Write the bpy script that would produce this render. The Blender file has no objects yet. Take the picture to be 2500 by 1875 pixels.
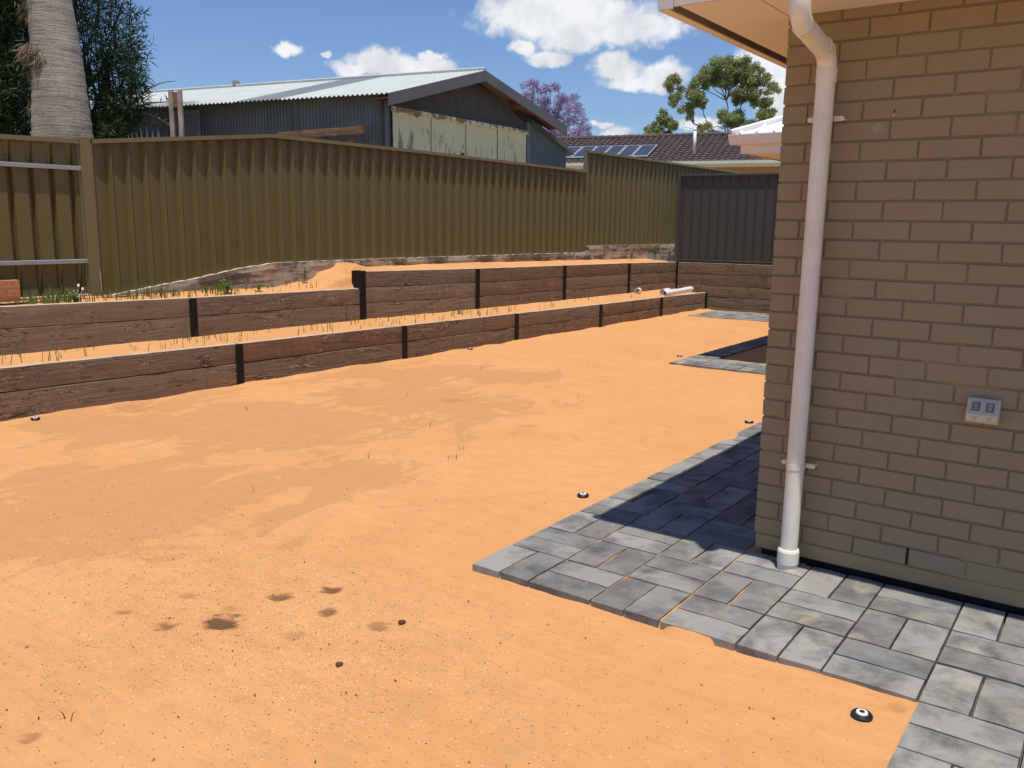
import bpy, bmesh, math, random
import numpy as np
from mathutils import Vector, Matrix, noise
random.seed(7); np.random.seed(7)
R = math.radians
S = bpy.context.scene
COL = S.collection

# ------------------------------------------------------------------ camera
cd = bpy.data.cameras.new('camera'); cam = bpy.data.objects.new('camera', cd); COL.objects.link(cam)
def rodrigues(w):
    w = np.array(w); th = np.linalg.norm(w); k = w / th
    K = np.array([[0, -k[2], k[1]], [k[2], 0, -k[0]], [-k[1], k[0], 0]])
    return np.eye(3) + math.sin(th) * K + (1 - math.cos(th)) * K @ K
RM = rodrigues([0.17451858, 0.6231364, 0.07024278])
RW = np.array([[1, 0, 0], [0, 0, 1], [0, -1, 0.]]) @ RM.T
CP = Vector((1.065, -4.086, 1.625))
mw = Matrix.Identity(4)
for i in range(3):
    mw[i][0] = RW[i, 0]; mw[i][1] = -RW[i, 1]; mw[i][2] = -RW[i, 2]; mw[i][3] = CP[i]
cam.matrix_world = mw
cd.sensor_width = 36; cd.lens = 36 * 2104 / 2500; cd.clip_start = .05; cd.clip_end = 3000
S.camera = cam

# ------------------------------------------------------------------ world, sun, exposure
SUN = Vector((.42, -.40, 2.555)).normalized()
SUN_EL = math.asin(SUN.z); SUN_AZ = math.atan2(SUN.x, SUN.y)
world = bpy.data.worlds.new("World"); S.world = world; world.use_nodes = True
wn = world.node_tree; wn.nodes.clear()
def N(nt, t, **kw):
    n = nt.nodes.new(t)
    for k, v in kw.items():
        setattr(n, k, v)
    return n
def L(nt, a, b): nt.links.new(a, b)
def val(nt, x, sock):
    if isinstance(x, (int, float)): sock.default_value = x
    elif isinstance(x, (tuple, list)): sock.default_value = x
    else: nt.links.new(x, sock)
def M(nt, op, a, b=None, c=None, clamp=False):
    n = N(nt, 'ShaderNodeMath', operation=op); n.use_clamp = clamp
    val(nt, a, n.inputs[0])
    if b is not None: val(nt, b, n.inputs[1])
    if c is not None: val(nt, c, n.inputs[2])
    return n.outputs[0]
def VM(nt, op, a, b=None, c=None, out=0):
    n = N(nt, 'ShaderNodeVectorMath', operation=op)
    val(nt, a, n.inputs[0])
    if b is not None: val(nt, b, n.inputs[1])
    if c is not None: val(nt, c, n.inputs[2])
    return n.outputs[out]
def MIX(nt, f, a, b, mode='MIX'):
    n = N(nt, 'ShaderNodeMix', data_type='RGBA', blend_type=mode)
    val(nt, f, n.inputs[0])
    for s, x in ((6, a), (7, b)):
        if isinstance(x, tuple) and len(x) == 3: x = x + (1,)
        val(nt, x, n.inputs[s])
    return n.outputs[2]
def RAMP(nt, f, lo, hi, a=0., b=1., smooth=False):
    n = N(nt, 'ShaderNodeMapRange'); n.clamp = True
    if smooth: n.interpolation_type = 'SMOOTHSTEP'
    val(nt, f, n.inputs[0]); n.inputs[1].default_value = lo; n.inputs[2].default_value = hi
    n.inputs[3].default_value = a; n.inputs[4].default_value = b
    return n.outputs[0]
def NOISE(nt, vec, scale, detail=4, rough=.55, dist=0., out=0, dim='3D'):
    n = N(nt, 'ShaderNodeTexNoise'); n.noise_dimensions = dim
    if vec is not None: L(nt, vec, n.inputs['Vector'])
    n.inputs['Scale'].default_value = scale; n.inputs['Detail'].default_value = detail
    n.inputs['Roughness'].default_value = rough; n.inputs['Distortion'].default_value = dist
    return n.outputs[out]

SKY_STR = 0.085
CL = [(-0.5561,0.2146,0.0930,0.0205),(-0.6220,0.2220,0.0379,0.0172),(-0.4957,0.2081,0.0473,0.0164),(-0.5581,0.1948,0.0304,0.0120),(-0.5817,0.2304,0.0604,0.0180),(-0.6164,0.1899,0.0143,0.0065),(-0.5882,0.1789,0.0229,0.0075),(-0.5117,0.1667,0.0242,0.0141),(-0.4648,0.1615,0.0239,0.0122),(-0.4884,0.1500,0.0377,0.0076),(-0.8688,0.1768,0.0134,0.0064),(-0.8341,0.1713,0.0064,0.0037),(-0.7684,0.1690,0.0375,0.0122),(-0.7307,0.1641,0.0430,0.0104),(-0.8009,0.1598,0.0248,0.0066),(-0.7155,0.1777,0.0111,0.0047),(-0.5119,0.1012,0.0164,0.0069),(-0.5286,0.1100,0.0077,0.0034),(-0.3570,0.1674,0.0332,0.0228),(-0.4215,0.1087,0.0248,0.0068),(-0.3406,0.1347,0.0189,0.0233)]
# the same fair-weather cumulus carries on round the whole horizon
rc = random.Random(3)
for k in range(16):
    az = rc.uniform(.1, 5.0); el = rc.uniform(.1, .55); s = rc.uniform(.03, .1)
    CL.append((math.remainder(az, 2 * math.pi), el, s, s * .35))
sky = N(wn, 'ShaderNodeTexSky', sky_type='NISHITA')
sky.sun_disc = False; sky.sun_elevation = SUN_EL; sky.sun_rotation = SUN_AZ
sky.air_density = 1.15; sky.dust_density = .35; sky.ozone_density = 3.0; sky.altitude = 50
tc = N(wn, 'ShaderNodeTexCoord').outputs['Generated']
nv = VM(wn, 'NORMALIZE', tc)
sx = N(wn, 'ShaderNodeSeparateXYZ'); L(wn, nv, sx.inputs[0])
az = M(wn, 'ARCTAN2', sx.outputs[0], sx.outputs[1]); el = M(wn, 'ARCSINE', sx.outputs[2])
cx = N(wn, 'ShaderNodeCombineXYZ'); L(wn, az, cx.inputs[0]); L(wn, el, cx.inputs[1])
wob = NOISE(wn, nv, 34, 7, .62, out=1)
wob = VM(wn, 'SUBTRACT', wob, (.5, .5, .5))
ae = VM(wn, 'MULTIPLY_ADD', wob, (.036, .026, 0), cx.outputs[0])
dmin = None
for (a, e, w, h) in CL:
    d = VM(wn, 'MULTIPLY_ADD', ae, (1 / w, 1 / h, 0), (-a / w, -e / h, 0))
    dl = VM(wn, 'LENGTH', d, out=1)
    dmin = dl if dmin is None else M(wn, 'SMOOTH_MIN', dmin, dl, .25)
fine = NOISE(wn, nv, 60, 6, .6)
dd = M(wn, 'ADD', dmin, M(wn, 'MULTIPLY', M(wn, 'SUBTRACT', fine, .5), 1.1))
dens = RAMP(wn, dd, 1.46, .68, 0., 1., True)
# thickness in the cloud: bright rims and tops, greyer bellies
belly = NOISE(wn, VM(wn, 'ADD', nv, (0, 0, -.006)), 22, 5, .55)
cloudc = MIX(wn, RAMP(wn, belly, .42, .68), (10.9, 11.0, 11.2, 1), (7.9, 8.15, 8.7, 1))
skyc = MIX(wn, 1., sky.outputs[0], (.90, 1.05, 1.36, 1), 'MULTIPLY')
colr = MIX(wn, M(wn, 'MULTIPLY', dens, .96), skyc, cloudc)
bg = N(wn, 'ShaderNodeBackground'); L(wn, colr, bg.inputs[0]); bg.inputs[1].default_value = SKY_STR
wo = N(wn, 'ShaderNodeOutputWorld'); L(wn, bg.outputs[0], wo.inputs[0])

sl = bpy.data.lights.new('sun', 'SUN'); so = bpy.data.objects.new('sun', sl); COL.objects.link(so)
sl.energy = 4.8; sl.angle = R(.53); sl.color = (1, .955, .88)
so.rotation_euler = (-SUN).to_track_quat('-Z', 'Y').to_euler(); so.location = (2, -4, 20)
S.view_settings.view_transform = 'Standard'; S.view_settings.look = 'None'
S.view_settings.exposure = 0.0; S.view_settings.gamma = 1; S.view_settings.use_curve_mapping = False
S.render.engine = 'CYCLES'
S.cycles.max_bounces = 8; S.cycles.diffuse_bounces = 5; S.cycles.transparent_max_bounces = 8
S.cycles.use_denoising = True

# ------------------------------------------------------------------ materials
def mat(name, col, rough=.7, spec=.3, metal=0.):
    m = bpy.data.materials.new(name); m.use_nodes = True
    b = m.node_tree.nodes['Principled BSDF']
    b.inputs['Base Color'].default_value = (*col, 1); b.inputs['Roughness'].default_value = rough
    b.inputs['Specular IOR Level'].default_value = spec; b.inputs['Metallic'].default_value = metal
    return m, m.node_tree, b
def objvec(nt, rnd=True, scale=None):
    tcn = N(nt, 'ShaderNodeTexCoord'); v = tcn.outputs['Object']
    if scale: v = VM(nt, 'MULTIPLY', v, scale)
    if rnd:
        oi = N(nt, 'ShaderNodeObjectInfo')
        off = N(nt, 'ShaderNodeCombineXYZ')
        for i, k in enumerate((37., 91., 53.)):
            L(nt, M(nt, 'MULTIPLY', oi.outputs['Random'], k), off.inputs[i])
        v = VM(nt, 'ADD', v, off.outputs[0])
    return v
def rnd(nt): return N(nt, 'ShaderNodeObjectInfo').outputs['Random']
def bump(nt, b, h, strength, dist=.01, chain=None):
    n = N(nt, 'ShaderNodeBump'); L(nt, h, n.inputs['Height'])
    n.inputs['Strength'].default_value = strength; n.inputs['Distance'].default_value = dist
    if chain is not None: L(nt, chain, n.inputs['Normal'])
    L(nt, n.outputs[0], b.inputs['Normal']); return n.outputs[0]
def geo_pos(nt): return N(nt, 'ShaderNodeNewGeometry').outputs['Position']
MAT = {}
def simple(key, col, rough=.7, spec=.3, metal=0., var=.15, nscale=6., bmp=0., bscale=60., rv=.0):
    m, nt, b = mat(key, col, rough, spec, metal)
    v = objvec(nt)
    n1 = NOISE(nt, v, nscale, 5, .6)
    f = RAMP(nt, n1, .3, .7, 1 - var, 1 + var)
    if rv: f = M(nt, 'MULTIPLY', f, RAMP(nt, rnd(nt), 0, 1, 1 - rv, 1 + rv))
    hsv = N(nt, 'ShaderNodeHueSaturation'); hsv.inputs['Color'].default_value = (*col, 1)
    L(nt, f, hsv.inputs['Value']); L(nt, hsv.outputs[0], b.inputs['Base Color'])
    L(nt, RAMP(nt, n1, .3, .7, max(.05, rough - .08), min(1, rough + .08)), b.inputs['Roughness'])
    if bmp: bump(nt, b, NOISE(nt, v, bscale, 4, .6), bmp, .004)
    MAT[key] = m
    return m, nt, b

# sand: orange fill, raked smooth, with damp marks carried by the 'damp' attribute
def make_sand():
    m, nt, b = mat('orange_sand', (.6, .3, .12), .92, .15)
    p = geo_pos(nt)
    at = N(nt, 'ShaderNodeAttribute', attribute_name='damp').outputs['Fac']
    pt = N(nt, 'ShaderNodeAttribute', attribute_name='patch').outputs['Fac']
    gt = N(nt, 'ShaderNodeAttribute', attribute_name='grit').outputs['Fac']
    big = NOISE(nt, p, .9, 6, .6, .6); mid = NOISE(nt, p, 7., 6, .65); fn = NOISE(nt, p, 120., 4, .7)
    c = MIX(nt, RAMP(nt, big, .3, .7), (.605, .297, .113), (.66, .338, .138))
    c = MIX(nt, RAMP(nt, mid, .35, .75, 0, .38), c, (.50, .250, .100))
    edge = M(nt, 'ADD', M(nt, 'MULTIPLY', pt, 1.0), M(nt, 'MULTIPLY', M(nt, 'SUBTRACT', NOISE(nt, VM(nt, 'MULTIPLY', p, (1, .55, 1)), 2.1, 9, .68, .9), .5), 3.0))
    c = MIX(nt, RAMP(nt, edge, .46, .58, 0, .60), c, (.475, .237, .100))
    # raked traces
    rk = NOISE(nt, VM(nt, 'MULTIPLY', p, (1.2, 9, 1)), 2.2, 5, .6, .8)
    c = MIX(nt, RAMP(nt, rk, .48, .72, 0, .3), c, (.48, .22, .085))
    # grains: pale quartz and dark specks
    vor = N(nt, 'ShaderNodeTexVoronoi'); L(nt, p, vor.inputs['Vector']); vor.inputs['Scale'].default_value = 95
    rs = N(nt, 'ShaderNodeSeparateColor'); L(nt, vor.outputs['Color'], rs.inputs[0])
    small = RAMP(nt, vor.outputs['Distance'], .34, .22)
    dens = RAMP(nt, gt, 0, 1, .012, .28)
    pale = M(nt, 'MULTIPLY', small, M(nt, 'LESS_THAN', rs.outputs[0], M(nt, 'MULTIPLY', dens, .55)))
    dark = M(nt, 'MULTIPLY', small, M(nt, 'GREATER_THAN', rs.outputs[0], M(nt, 'SUBTRACT', 1., dens)))
    c = MIX(nt, M(nt, 'MULTIPLY', pale, .7), c, (.85, .62, .38))
    c = MIX(nt, M(nt, 'MULTIPLY', dark, .75), c, (.2, .085, .035))
    c = MIX(nt, RAMP(nt, fn, .35, .75, 0, .25), c, (.42, .19, .075))
    c = MIX(nt, at, c, (.105, .048, .026))
    L(nt, c, b.inputs['Base Color'])
    h = M(nt, 'ADD', M(nt, 'MULTIPLY', fn, .35), M(nt, 'ADD', M(nt, 'MULTIPLY', mid, .9), M(nt, 'MULTIPLY', rk, .5)))
    bump(nt, b, h, .6, .022)
    MAT['sand'] = m
make_sand()

def make_brick():
    m, nt, b = mat('grey_brown_brick', (.3, .25, .21), .85, .2)
    v = objvec(nt); r = rnd(nt)
    w = N(nt, 'ShaderNodeTexWhiteNoise'); w.noise_dimensions = '1D'; L(nt, r, w.inputs['W'])
    c = MIX(nt, r, (.335, .262, .162), (.355, .268, .165))
    c = MIX(nt, RAMP(nt, w.outputs['Value'], .55, 1, 0, .5), c, (.315, .262, .160))
    n1 = NOISE(nt, v, 9, 6, .65)
    c = MIX(nt, RAMP(nt, n1, .3, .75, 0, .4), c, (.265, .202, .125))
    sp = NOISE(nt, v, 130, 3, .6)
    c = MIX(nt, RAMP(nt, sp, .66, .74, 0, .55), c, (.12, .075, .055))
    c = MIX(nt, RAMP(nt, NOISE(nt, v, 210, 2, .5), .70, .76, 0, .35), c, (.5, .45, .38))
    L(nt, c, b.inputs['Base Color'])
    bump(nt, b, M(nt, 'ADD', NOISE(nt, v, 90, 5, .7), n1), .6, .004)
    MAT['brick'] = m
make_brick()
def make_mortar():
    m, nt, b = mat('mortar', (.2, .16, .11), .95, .1)
    p = geo_pos(nt)
    n = NOISE(nt, p, 14, 6, .65)
    c = MIX(nt, RAMP(nt, n, .3, .7), (.240, .186, .124), (.275, .215, .14))
    y = NOISE(nt, p, 2.6, 3, .5, .4)
    c = MIX(nt, RAMP(nt, y, .58, .66, 0, .8), c, (.40, .31, .17))
    L(nt, c, b.inputs['Base Color']); bump(nt, b, n, .6, .004); MAT['mortar'] = m
make_mortar()
def make_paver():
    m, nt, b = mat('charcoal_paver', (.2, .2, .2), .8, .25)
    v = objvec(nt); r = rnd(nt)
    w = N(nt, 'ShaderNodeTexWhiteNoise'); w.noise_dimensions = '1D'; L(nt, r, w.inputs['W'])
    c = MIX(nt, r, (.175, .168, .152), (.310, .298, .270))
    wc = N(nt, 'ShaderNodeSeparateColor'); L(nt, w.outputs['Color'], wc.inputs[0])
    n1 = NOISE(nt, v, 4.2, 7, .62, .25); n2 = NOISE(nt, VM(nt, 'ADD', v, (9, 4, 1)), 6, 7, .62, .3)
    c = MIX(nt, RAMP(nt, n1, .45, .66, 0, .85), c, (.075, .074, .071))
    c = MIX(nt, M(nt, 'MULTIPLY', RAMP(nt, n2, .50, .72, 0, .7), RAMP(nt, wc.outputs[0], .3, .8)), c, (.40, .355, .25))
    c = MIX(nt, M(nt, 'MULTIPLY', RAMP(nt, n2, .48, .30, 0, .55), RAMP(nt, wc.outputs[1], .5, .9)), c, (.24, .29, .33))
    n3 = NOISE(nt, v, 26, 6, .7, .5)
    c = MIX(nt, RAMP(nt, n3, .62, .78, 0, .55), c, (.52, .51, .48))
    c = MIX(nt, RAMP(nt, NOISE(nt, v, 110, 4, .7), .5, .8, 0, .35), c, (.10, .10, .10))
    p = geo_pos(nt)
    c = MIX(nt, RAMP(nt, NOISE(nt, p, 4, 7, .7), .56, .75, 0, .35), c, (.46, .29, .16))
    L(nt, c, b.inputs['Base Color'])
    bump(nt, b, M(nt, 'ADD', n3, M(nt, 'MULTIPLY', NOISE(nt, v, 150, 4, .7), .5)), .35, .004)
    MAT['paver'] = m
make_paver()
def make_wood(key, c0, c1, c2, dusty=True):
    m, nt, b = mat(key, c0, .88, .15)
    v = objvec(nt)
    vs = VM(nt, 'MULTIPLY', v, (14, .55, 9.)); vg = VM(nt, 'MULTIPLY', v, (60, 2.2, 75.))
    g1 = NOISE(nt, vs, 1.3, 6, .65, 1.4); g2 = NOISE(nt, vg, 1., 5, .7, .6)
    r = rnd(nt)
    c = MIX(nt, RAMP(nt, g1, .32, .66), c0, c1)
    c = MIX(nt, RAMP(nt, g2, .42, .75, 0, .42), c, c2)
    c = MIX(nt, RAMP(nt, r, 0, 1, 0, .6), c, (c1[0] * 1.15, c1[1] * .85, c1[2] * .7))
    w = N(nt, 'ShaderNodeTexWhiteNoise'); w.noise_dimensions = '1D'; L(nt, r, w.inputs['W'])
    c = MIX(nt, RAMP(nt, w.outputs['Value'], .35, 1, 0, .55), c, (c0[0] * 1.1, c0[1] * 1.12, c0[2] * 1.12))
    # long checks and split knots
    wv = NOISE(nt, VM(nt, 'MULTIPLY', v, (4, .55, 4.2)), 1.5, 7, .64, 1.8)
    crack = RAMP(nt, M(nt, 'ABSOLUTE', M(nt, 'SUBTRACT', wv, .5)), .002, .013, 1, 0)
    gate = RAMP(nt, NOISE(nt, v, 1.9, 3, .5), .44, .54)
    lip = M(nt, 'MULTIPLY', RAMP(nt, M(nt, 'ABSOLUTE', M(nt, 'SUBTRACT', wv, .478)), .003, .012, 1, 0), gate)
    c = MIX(nt, M(nt, 'MULTIPLY', lip, .6), c, tuple(min(1, x * 2.1) for x in c0))
    st1 = NOISE(nt, VM(nt, 'MULTIPLY', v, (0, 1, 0)), 2.3, 1, .3)
    c = MIX(nt, RAMP(nt, M(nt, 'ABSOLUTE', M(nt, 'SUBTRACT', st1, .585)), .002, .007, .3, 0), c, c2)
    crack = M(nt, 'MULTIPLY', crack, gate)
    c = MIX(nt, M(nt, 'MULTIPLY', crack, .85), c, (.022, .014, .010))
    kn = NOISE(nt, VM(nt, 'MULTIPLY', v, (1, .9, 2.4)), 2.4, 4, .6, 1.5)
    c = MIX(nt, RAMP(nt, kn, .60, .74, 0, .7), c, (c2[0] * .55, c2[1] * .5, c2[2] * .5))
    if dusty:
        p = geo_pos(nt)
        ds = NOISE(nt, p, 3.4, 5, .65)
        c = MIX(nt, RAMP(nt, ds, .56, .78, 0, .42), c, (.42, .235, .125))
        nz = N(nt, 'ShaderNodeSeparateXYZ'); L(nt, N(nt, 'ShaderNodeNewGeometry').outputs['True Normal'], nz.inputs[0])
        c = MIX(nt, RAMP(nt, nz.outputs[2], .6, .9, 0, .8), c, (.60, .45, .30))  # upward faces paler: sand dust plus sunlit tops put into the colour
    L(nt, c, b.inputs['Base Color'])
    h = M(nt, 'SUBTRACT', M(nt, 'ADD', g1, M(nt, 'MULTIPLY', g2, .6)), M(nt, 'MULTIPLY', crack, 1.5))
    bump(nt, b, h, .6, .012)
    MAT[key] = m
make_wood('sleeper', (.225, .165, .115), (.155, .108, .072), (.082, .053, .035))
make_wood('old_timber', (.26, .16, .09), (.17, .10, .06), (.06, .035, .022), False)
make_wood('red_timber', (.42, .19, .09), (.33, .14, .065), (.20, .08, .04), False)

def make_fence(key, c0, gloss=.42, dusty=True):
    m, nt, b = mat(key, c0, gloss, .45)
    p = geo_pos(nt)
    n = NOISE(nt, p, 2.2, 5, .6); n2 = NOISE(nt, VM(nt, 'MULTIPLY', p, (30, 30, 2.5)), 1, 4, .6)
    c = MIX(nt, RAMP(nt, n, .3, .7, 0, .5), c0, tuple(x * .84 for x in c0))
    if dusty:
        c = MIX(nt, RAMP(nt, n2, .5, .8, 0, .22), c, tuple(min(1, x * 1.35) for x in c0))
        c = MIX(nt, RAMP(nt, NOISE(nt, p, 34, 3, .5), .71, .77, 0, .6), c, (.34, .28, .18))
    L(nt, c, b.inputs['Base Color'])
    L(nt, RAMP(nt, n, .3, .7, gloss - .06, gloss + .16), b.inputs['Roughness'])
    MAT[key] = m
make_fence('fence_olive', (.130, .104, .038), .36)
make_fence('fence_cap', (.175, .138, .062))
make_fence('fence_dark', (.058, .058, .052), .45)

def make_galv(key, c0, c1, rust=.2, metal=.35, rough=.5, vs=(1, 1, 1)):
    m, nt, b = mat(key, c0, rough, .4, metal)
    p = geo_pos(nt)
    n = NOISE(nt, VM(nt, 'MULTIPLY', p, vs), 1.6, 6, .65)
    vor = NOISE(nt, VM(nt, 'MULTIPLY', p, (6, 6, .8)), 2.4, 5, .7)
    c = MIX(nt, RAMP(nt, n, .3, .7), c0, c1)
    c = MIX(nt, RAMP(nt, vor, .45, .8, 0, .5), c, tuple(x * .6 for x in c0))
    c = MIX(nt, RAMP(nt, NOISE(nt, p, 3.1, 6, .7), .63, .74, 0, rust), c, (.22, .10, .05))
    L(nt, c, b.inputs['Base Color']); bump(nt, b, vor, .15, .004)
    MAT[key] = m
make_galv('galv_wall', (.20, .205, .205), (.125, .13, .135), .3)
make_galv('galv_roof', (.50, .53, .50), (.42, .45, .43), .10, .1, .6)
make_galv('grey_roof', (.15, .16, .18), (.21, .22, .24), .4, .2, .6)
make_galv('galv_rail', (.42, .43, .45), (.34, .35, .37), .1, .5, .45)

def make_door():
    m, nt, b = mat('flaking_cream_paint', (.7, .62, .45), .6, .3)
    p = geo_pos(nt)
    n = NOISE(nt, VM(nt, 'MULTIPLY', p, (1, 7, 1.2)), 1.3, 7, .68, .8)
    lowz = N(nt, 'ShaderNodeSeparateXYZ'); L(nt, p, lowz.inputs[0])
    c = MIX(nt, RAMP(nt, NOISE(nt, p, 1.2, 4, .6), .3, .7), (.95, .80, .44), (.86, .74, .42))
    flak = M(nt, 'ADD', n, RAMP(nt, lowz.outputs[2], 3.45, 2.7, -.02, .14))
    c = MIX(nt, RAMP(nt, flak, .59, .66, 0, .8), c, (.17, .19, .18))
    c = MIX(nt, RAMP(nt, M(nt, 'ADD', NOISE(nt, p, 5, 6, .7), RAMP(nt, lowz.outputs[2], 3.47, 3.58, -.16, .14)), .60, .66, 0, .8), c, (.22, .09, .04))
    L(nt, c, b.inputs['Base Color']); MAT['door'] = m
make_door()
def make_concrete():
    m, nt, b = mat('stained_concrete', (.4, .36, .3), .95, .1)
    p = geo_pos(nt)
    n = NOISE(nt, p, 4, 7, .7); st = NOISE(nt, VM(nt, 'MULTIPLY', p, (1, 1.1, 7)), 1.2, 7, .7)
    c = MIX(nt, RAMP(nt, n, .3, .7), (.44, .375, .28), (.33, .28, .215))
    c = MIX(nt, RAMP(nt, M(nt, 'MULTIPLY', st, RAMP(nt, n, .3, .6, .85, 1.15)), .47, .58, 0, .85), c, (.075, .06, .045))
    c = MIX(nt, RAMP(nt, NOISE(nt, p, 2.1, 4, .6), .5, .7, 0, .5), c, (.5, .30, .16))
    nz = N(nt, 'ShaderNodeSeparateXYZ'); L(nt, N(nt, 'ShaderNodeNewGeometry').outputs['True Normal'], nz.inputs[0])
    c = MIX(nt, RAMP(nt, nz.outputs[2], .5, .9, 0, .8), c, (.58, .50, .38))  # upward faces paler: the lit top edge is painted in
    L(nt, c, b.inputs['Base Color']); bump(nt, b, n, .8, .02); MAT['concrete'] = m
make_concrete()
def make_bark_palm():
    m, nt, b = mat('palm_bark', (.3, .27, .23), .95, .1)
    v = objvec(nt, False)
    n = NOISE(nt, VM(nt, 'MULTIPLY', v, (2.2, 2.2, 26)), 1., 6, .7, .6)
    vb = NOISE(nt, VM(nt, 'MULTIPLY', v, (26, 26, 3)), 1., 5, .7)
    c = MIX(nt, RAMP(nt, NOISE(nt, v, 2.6, 5, .6), .3, .7), (.38, .32, .255), (.23, .195, .16))
    c = MIX(nt, RAMP(nt, n, .52, .70, 0, .6), c, (.13, .11, .09))
    c = MIX(nt, RAMP(nt, vb, .55, .8, 0, .4), c, (.5, .46, .41))
    L(nt, c, b.inputs['Base Color']); bump(nt, b, M(nt, 'SUBTRACT', vb, M(nt, 'MULTIPLY', n, 1.6)), .9, .03); MAT['palm_bark'] = m
make_bark_palm()
def make_leaf(key, c0, c1, trans=.25, rough=.55):
    m, nt, b = mat(key, c0, rough, .3)
    v = geo_pos(nt)
    ri = N(nt, 'ShaderNodeNewGeometry').outputs['Random Per Island']
    c = MIX(nt, ri, c0, c1)
    c = MIX(nt, RAMP(nt, NOISE(nt, v, 1.4, 3, .5), .35, .65, 0, .45), c, tuple(x * .55 for x in c0))
    L(nt, c, b.inputs['Base Color'])
    tr = N(nt, 'ShaderNodeBsdfTranslucent'); L(nt, c, tr.inputs[0])
    mx = N(nt, 'ShaderNodeMixShader'); mx.inputs[0].default_value = trans
    out = nt.nodes['Material Output']
    L(nt, b.outputs[0], mx.inputs[1]); L(nt, tr.outputs[0], mx.inputs[2]); L(nt, mx.outputs[0], out.inputs[0])
    MAT[key] = m
make_leaf('dark_leaf', (.022, .048, .013), (.068, .115, .026), .25)
make_leaf('gum_leaf', (.22, .27, .09), (.44, .46, .19), .35)
make_leaf('jacaranda_leaf', (.34, .27, .47), (.58, .50, .70), .4)
make_leaf('grass_leaf', (.11, .19, .035), (.24, .26, .07), .3)
make_leaf('dry_leaf', (.20, .15, .06), (.30, .20, .08), .2)
make_leaf('weed_leaf', (.12, .24, .05), (.25, .38, .10), .3)
make_leaf('agave_leaf', (.30, .33, .30), (.42, .44, .38), .1)
make_leaf('fibre', (.16, .10, .06), (.30, .22, .15), .1, .9)
simple('bark', (.12, .095, .075), .9, .1, var=.3, bmp=.4)
simple('gum_bark', (.20, .16, .13), .85, .1, var=.35, bmp=.3)
simple('pvc', (.84, .78, .66), .34, .5, var=.07, bmp=.02, bscale=20)
simple('pvc_white', (.80, .79, .76), .3, .5, var=.03)
simple('soffit', (.85, .78, .67), .6, .3, var=.03, nscale=2)
simple('fascia', (.62, .57, .52), .45, .4, var=.04, nscale=2)
simple('white_roof', (.80, .79, .76), .4, .4, var=.03)
simple('steel', (.009, .008, .0075), .6, .25, var=.35, bmp=.15)
simple('black_plastic', (.015, .014, .015), .4, .4)
simple('plinth', (.35, .265, .15), .9, .1, var=.15, nscale=3, bmp=.4)
simple('gap_black', (.012, .012, .014), .5, .3)
simple('rust_dark', (.06, .022, .012), .9, .1)
simple('gpo_body', (.60, .55, .42), .4, .4, var=.03)
simple('gpo_face', (.46, .46, .38), .35, .45, var=.03)
simple('gpo_grey', (.13, .13, .11), .4, .4, var=.05)
simple('gpo_clear', (.42, .42, .36), .25, .5, var=.03)
simple('gable_board', (.125, .108, .088), .8, .2, var=.18, nscale=5)
simple('grey_barge', (.135, .130, .125), .6, .3, var=.12, nscale=3)
simple('soffit_timber', (.26, .13, .065), .8, .2, var=.25)
simple('door_frame', (.22, .24, .24), .7, .2, var=.2)
simple('tile', (.115, .085, .080), .85, .25, var=.45, nscale=7, bmp=.4, bscale=30)
simple('orange_brick', (.42, .21, .10), .85, .2, var=.2, nscale=9)
simple('cream_gutter', (.66, .64, .52), .4, .4, var=.05)
simple('alu', (.70, .72, .74), .3, .5, .6, var=.04)
simple('cell', (.022, .026, .045), .35, .35, var=.2, nscale=9)
simple('smear', (.36, .31, .25), .9, .1, var=.3, nscale=30)
simple('white_metal', (.78, .78, .78), .4, .4, var=.03)
simple('stone_pale', (.62, .42, .25), .9, .1, var=.2, rv=.3)
simple('stone_dark', (.10, .05, .03), .9, .1, var=.2)
simple('petal', (.85, .85, .82), .6, .2)
simple('bedding_shade', (.10, .085, .07), .95, .1, var=.3, nscale=20)
simple('soil_far', (.30, .25, .15), .95, .1, var=.3, nscale=.3)
simple('rusty_post', (.36, .27, .22), .85, .2, var=.35, nscale=4, bmp=.3)

# ------------------------------------------------------------------ object helpers
def empty(name, loc, label=None, cat=None, group=None, kind=None):
    o = bpy.data.objects.new(name, None); COL.objects.link(o); o.location = loc; o.empty_display_size = .2
    return tag(o, label, cat, group, kind)
def tag(o, label=None, cat=None, group=None, kind=None):
    if label: o['label'] = label
    if cat: o['category'] = cat
    if group: o['group'] = group
    if kind: o['kind'] = kind
    return o
def wloc(o):
    v = Vector((0, 0, 0))
    while o is not None:
        v += o.location; o = o.parent
    return v
def mk(name, V, F, m, parent=None, smooth=False, loc=None):
    """V in world coordinates; becomes local to the object's own origin"""
    V = np.asarray(V, float).reshape(-1, 3)
    base = Vector(loc) if loc is not None else (Vector(V.mean(0)) if parent is None else Vector(V.mean(0)))
    me = bpy.data.meshes.new(name)
    me.from_pydata((V - np.array(base)).tolist(), [], [tuple(int(i) for i in f) for f in F])
    if smooth: me.shade_smooth()
    me.materials.append(MAT[m] if isinstance(m, str) else m)
    me.update()
    o = bpy.data.objects.new(name, me); COL.objects.link(o)
    if parent is not None:
        o.parent = parent; o.location = base - wloc(parent)
    else: o.location = base
    return o
def inst(name, me, loc, parent, rotz=0):
    o = bpy.data.objects.new(name, me); COL.objects.link(o); o.parent = parent
    o.location = Vector(loc) - wloc(parent); o.rotation_euler.z = rotz; return o
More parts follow.
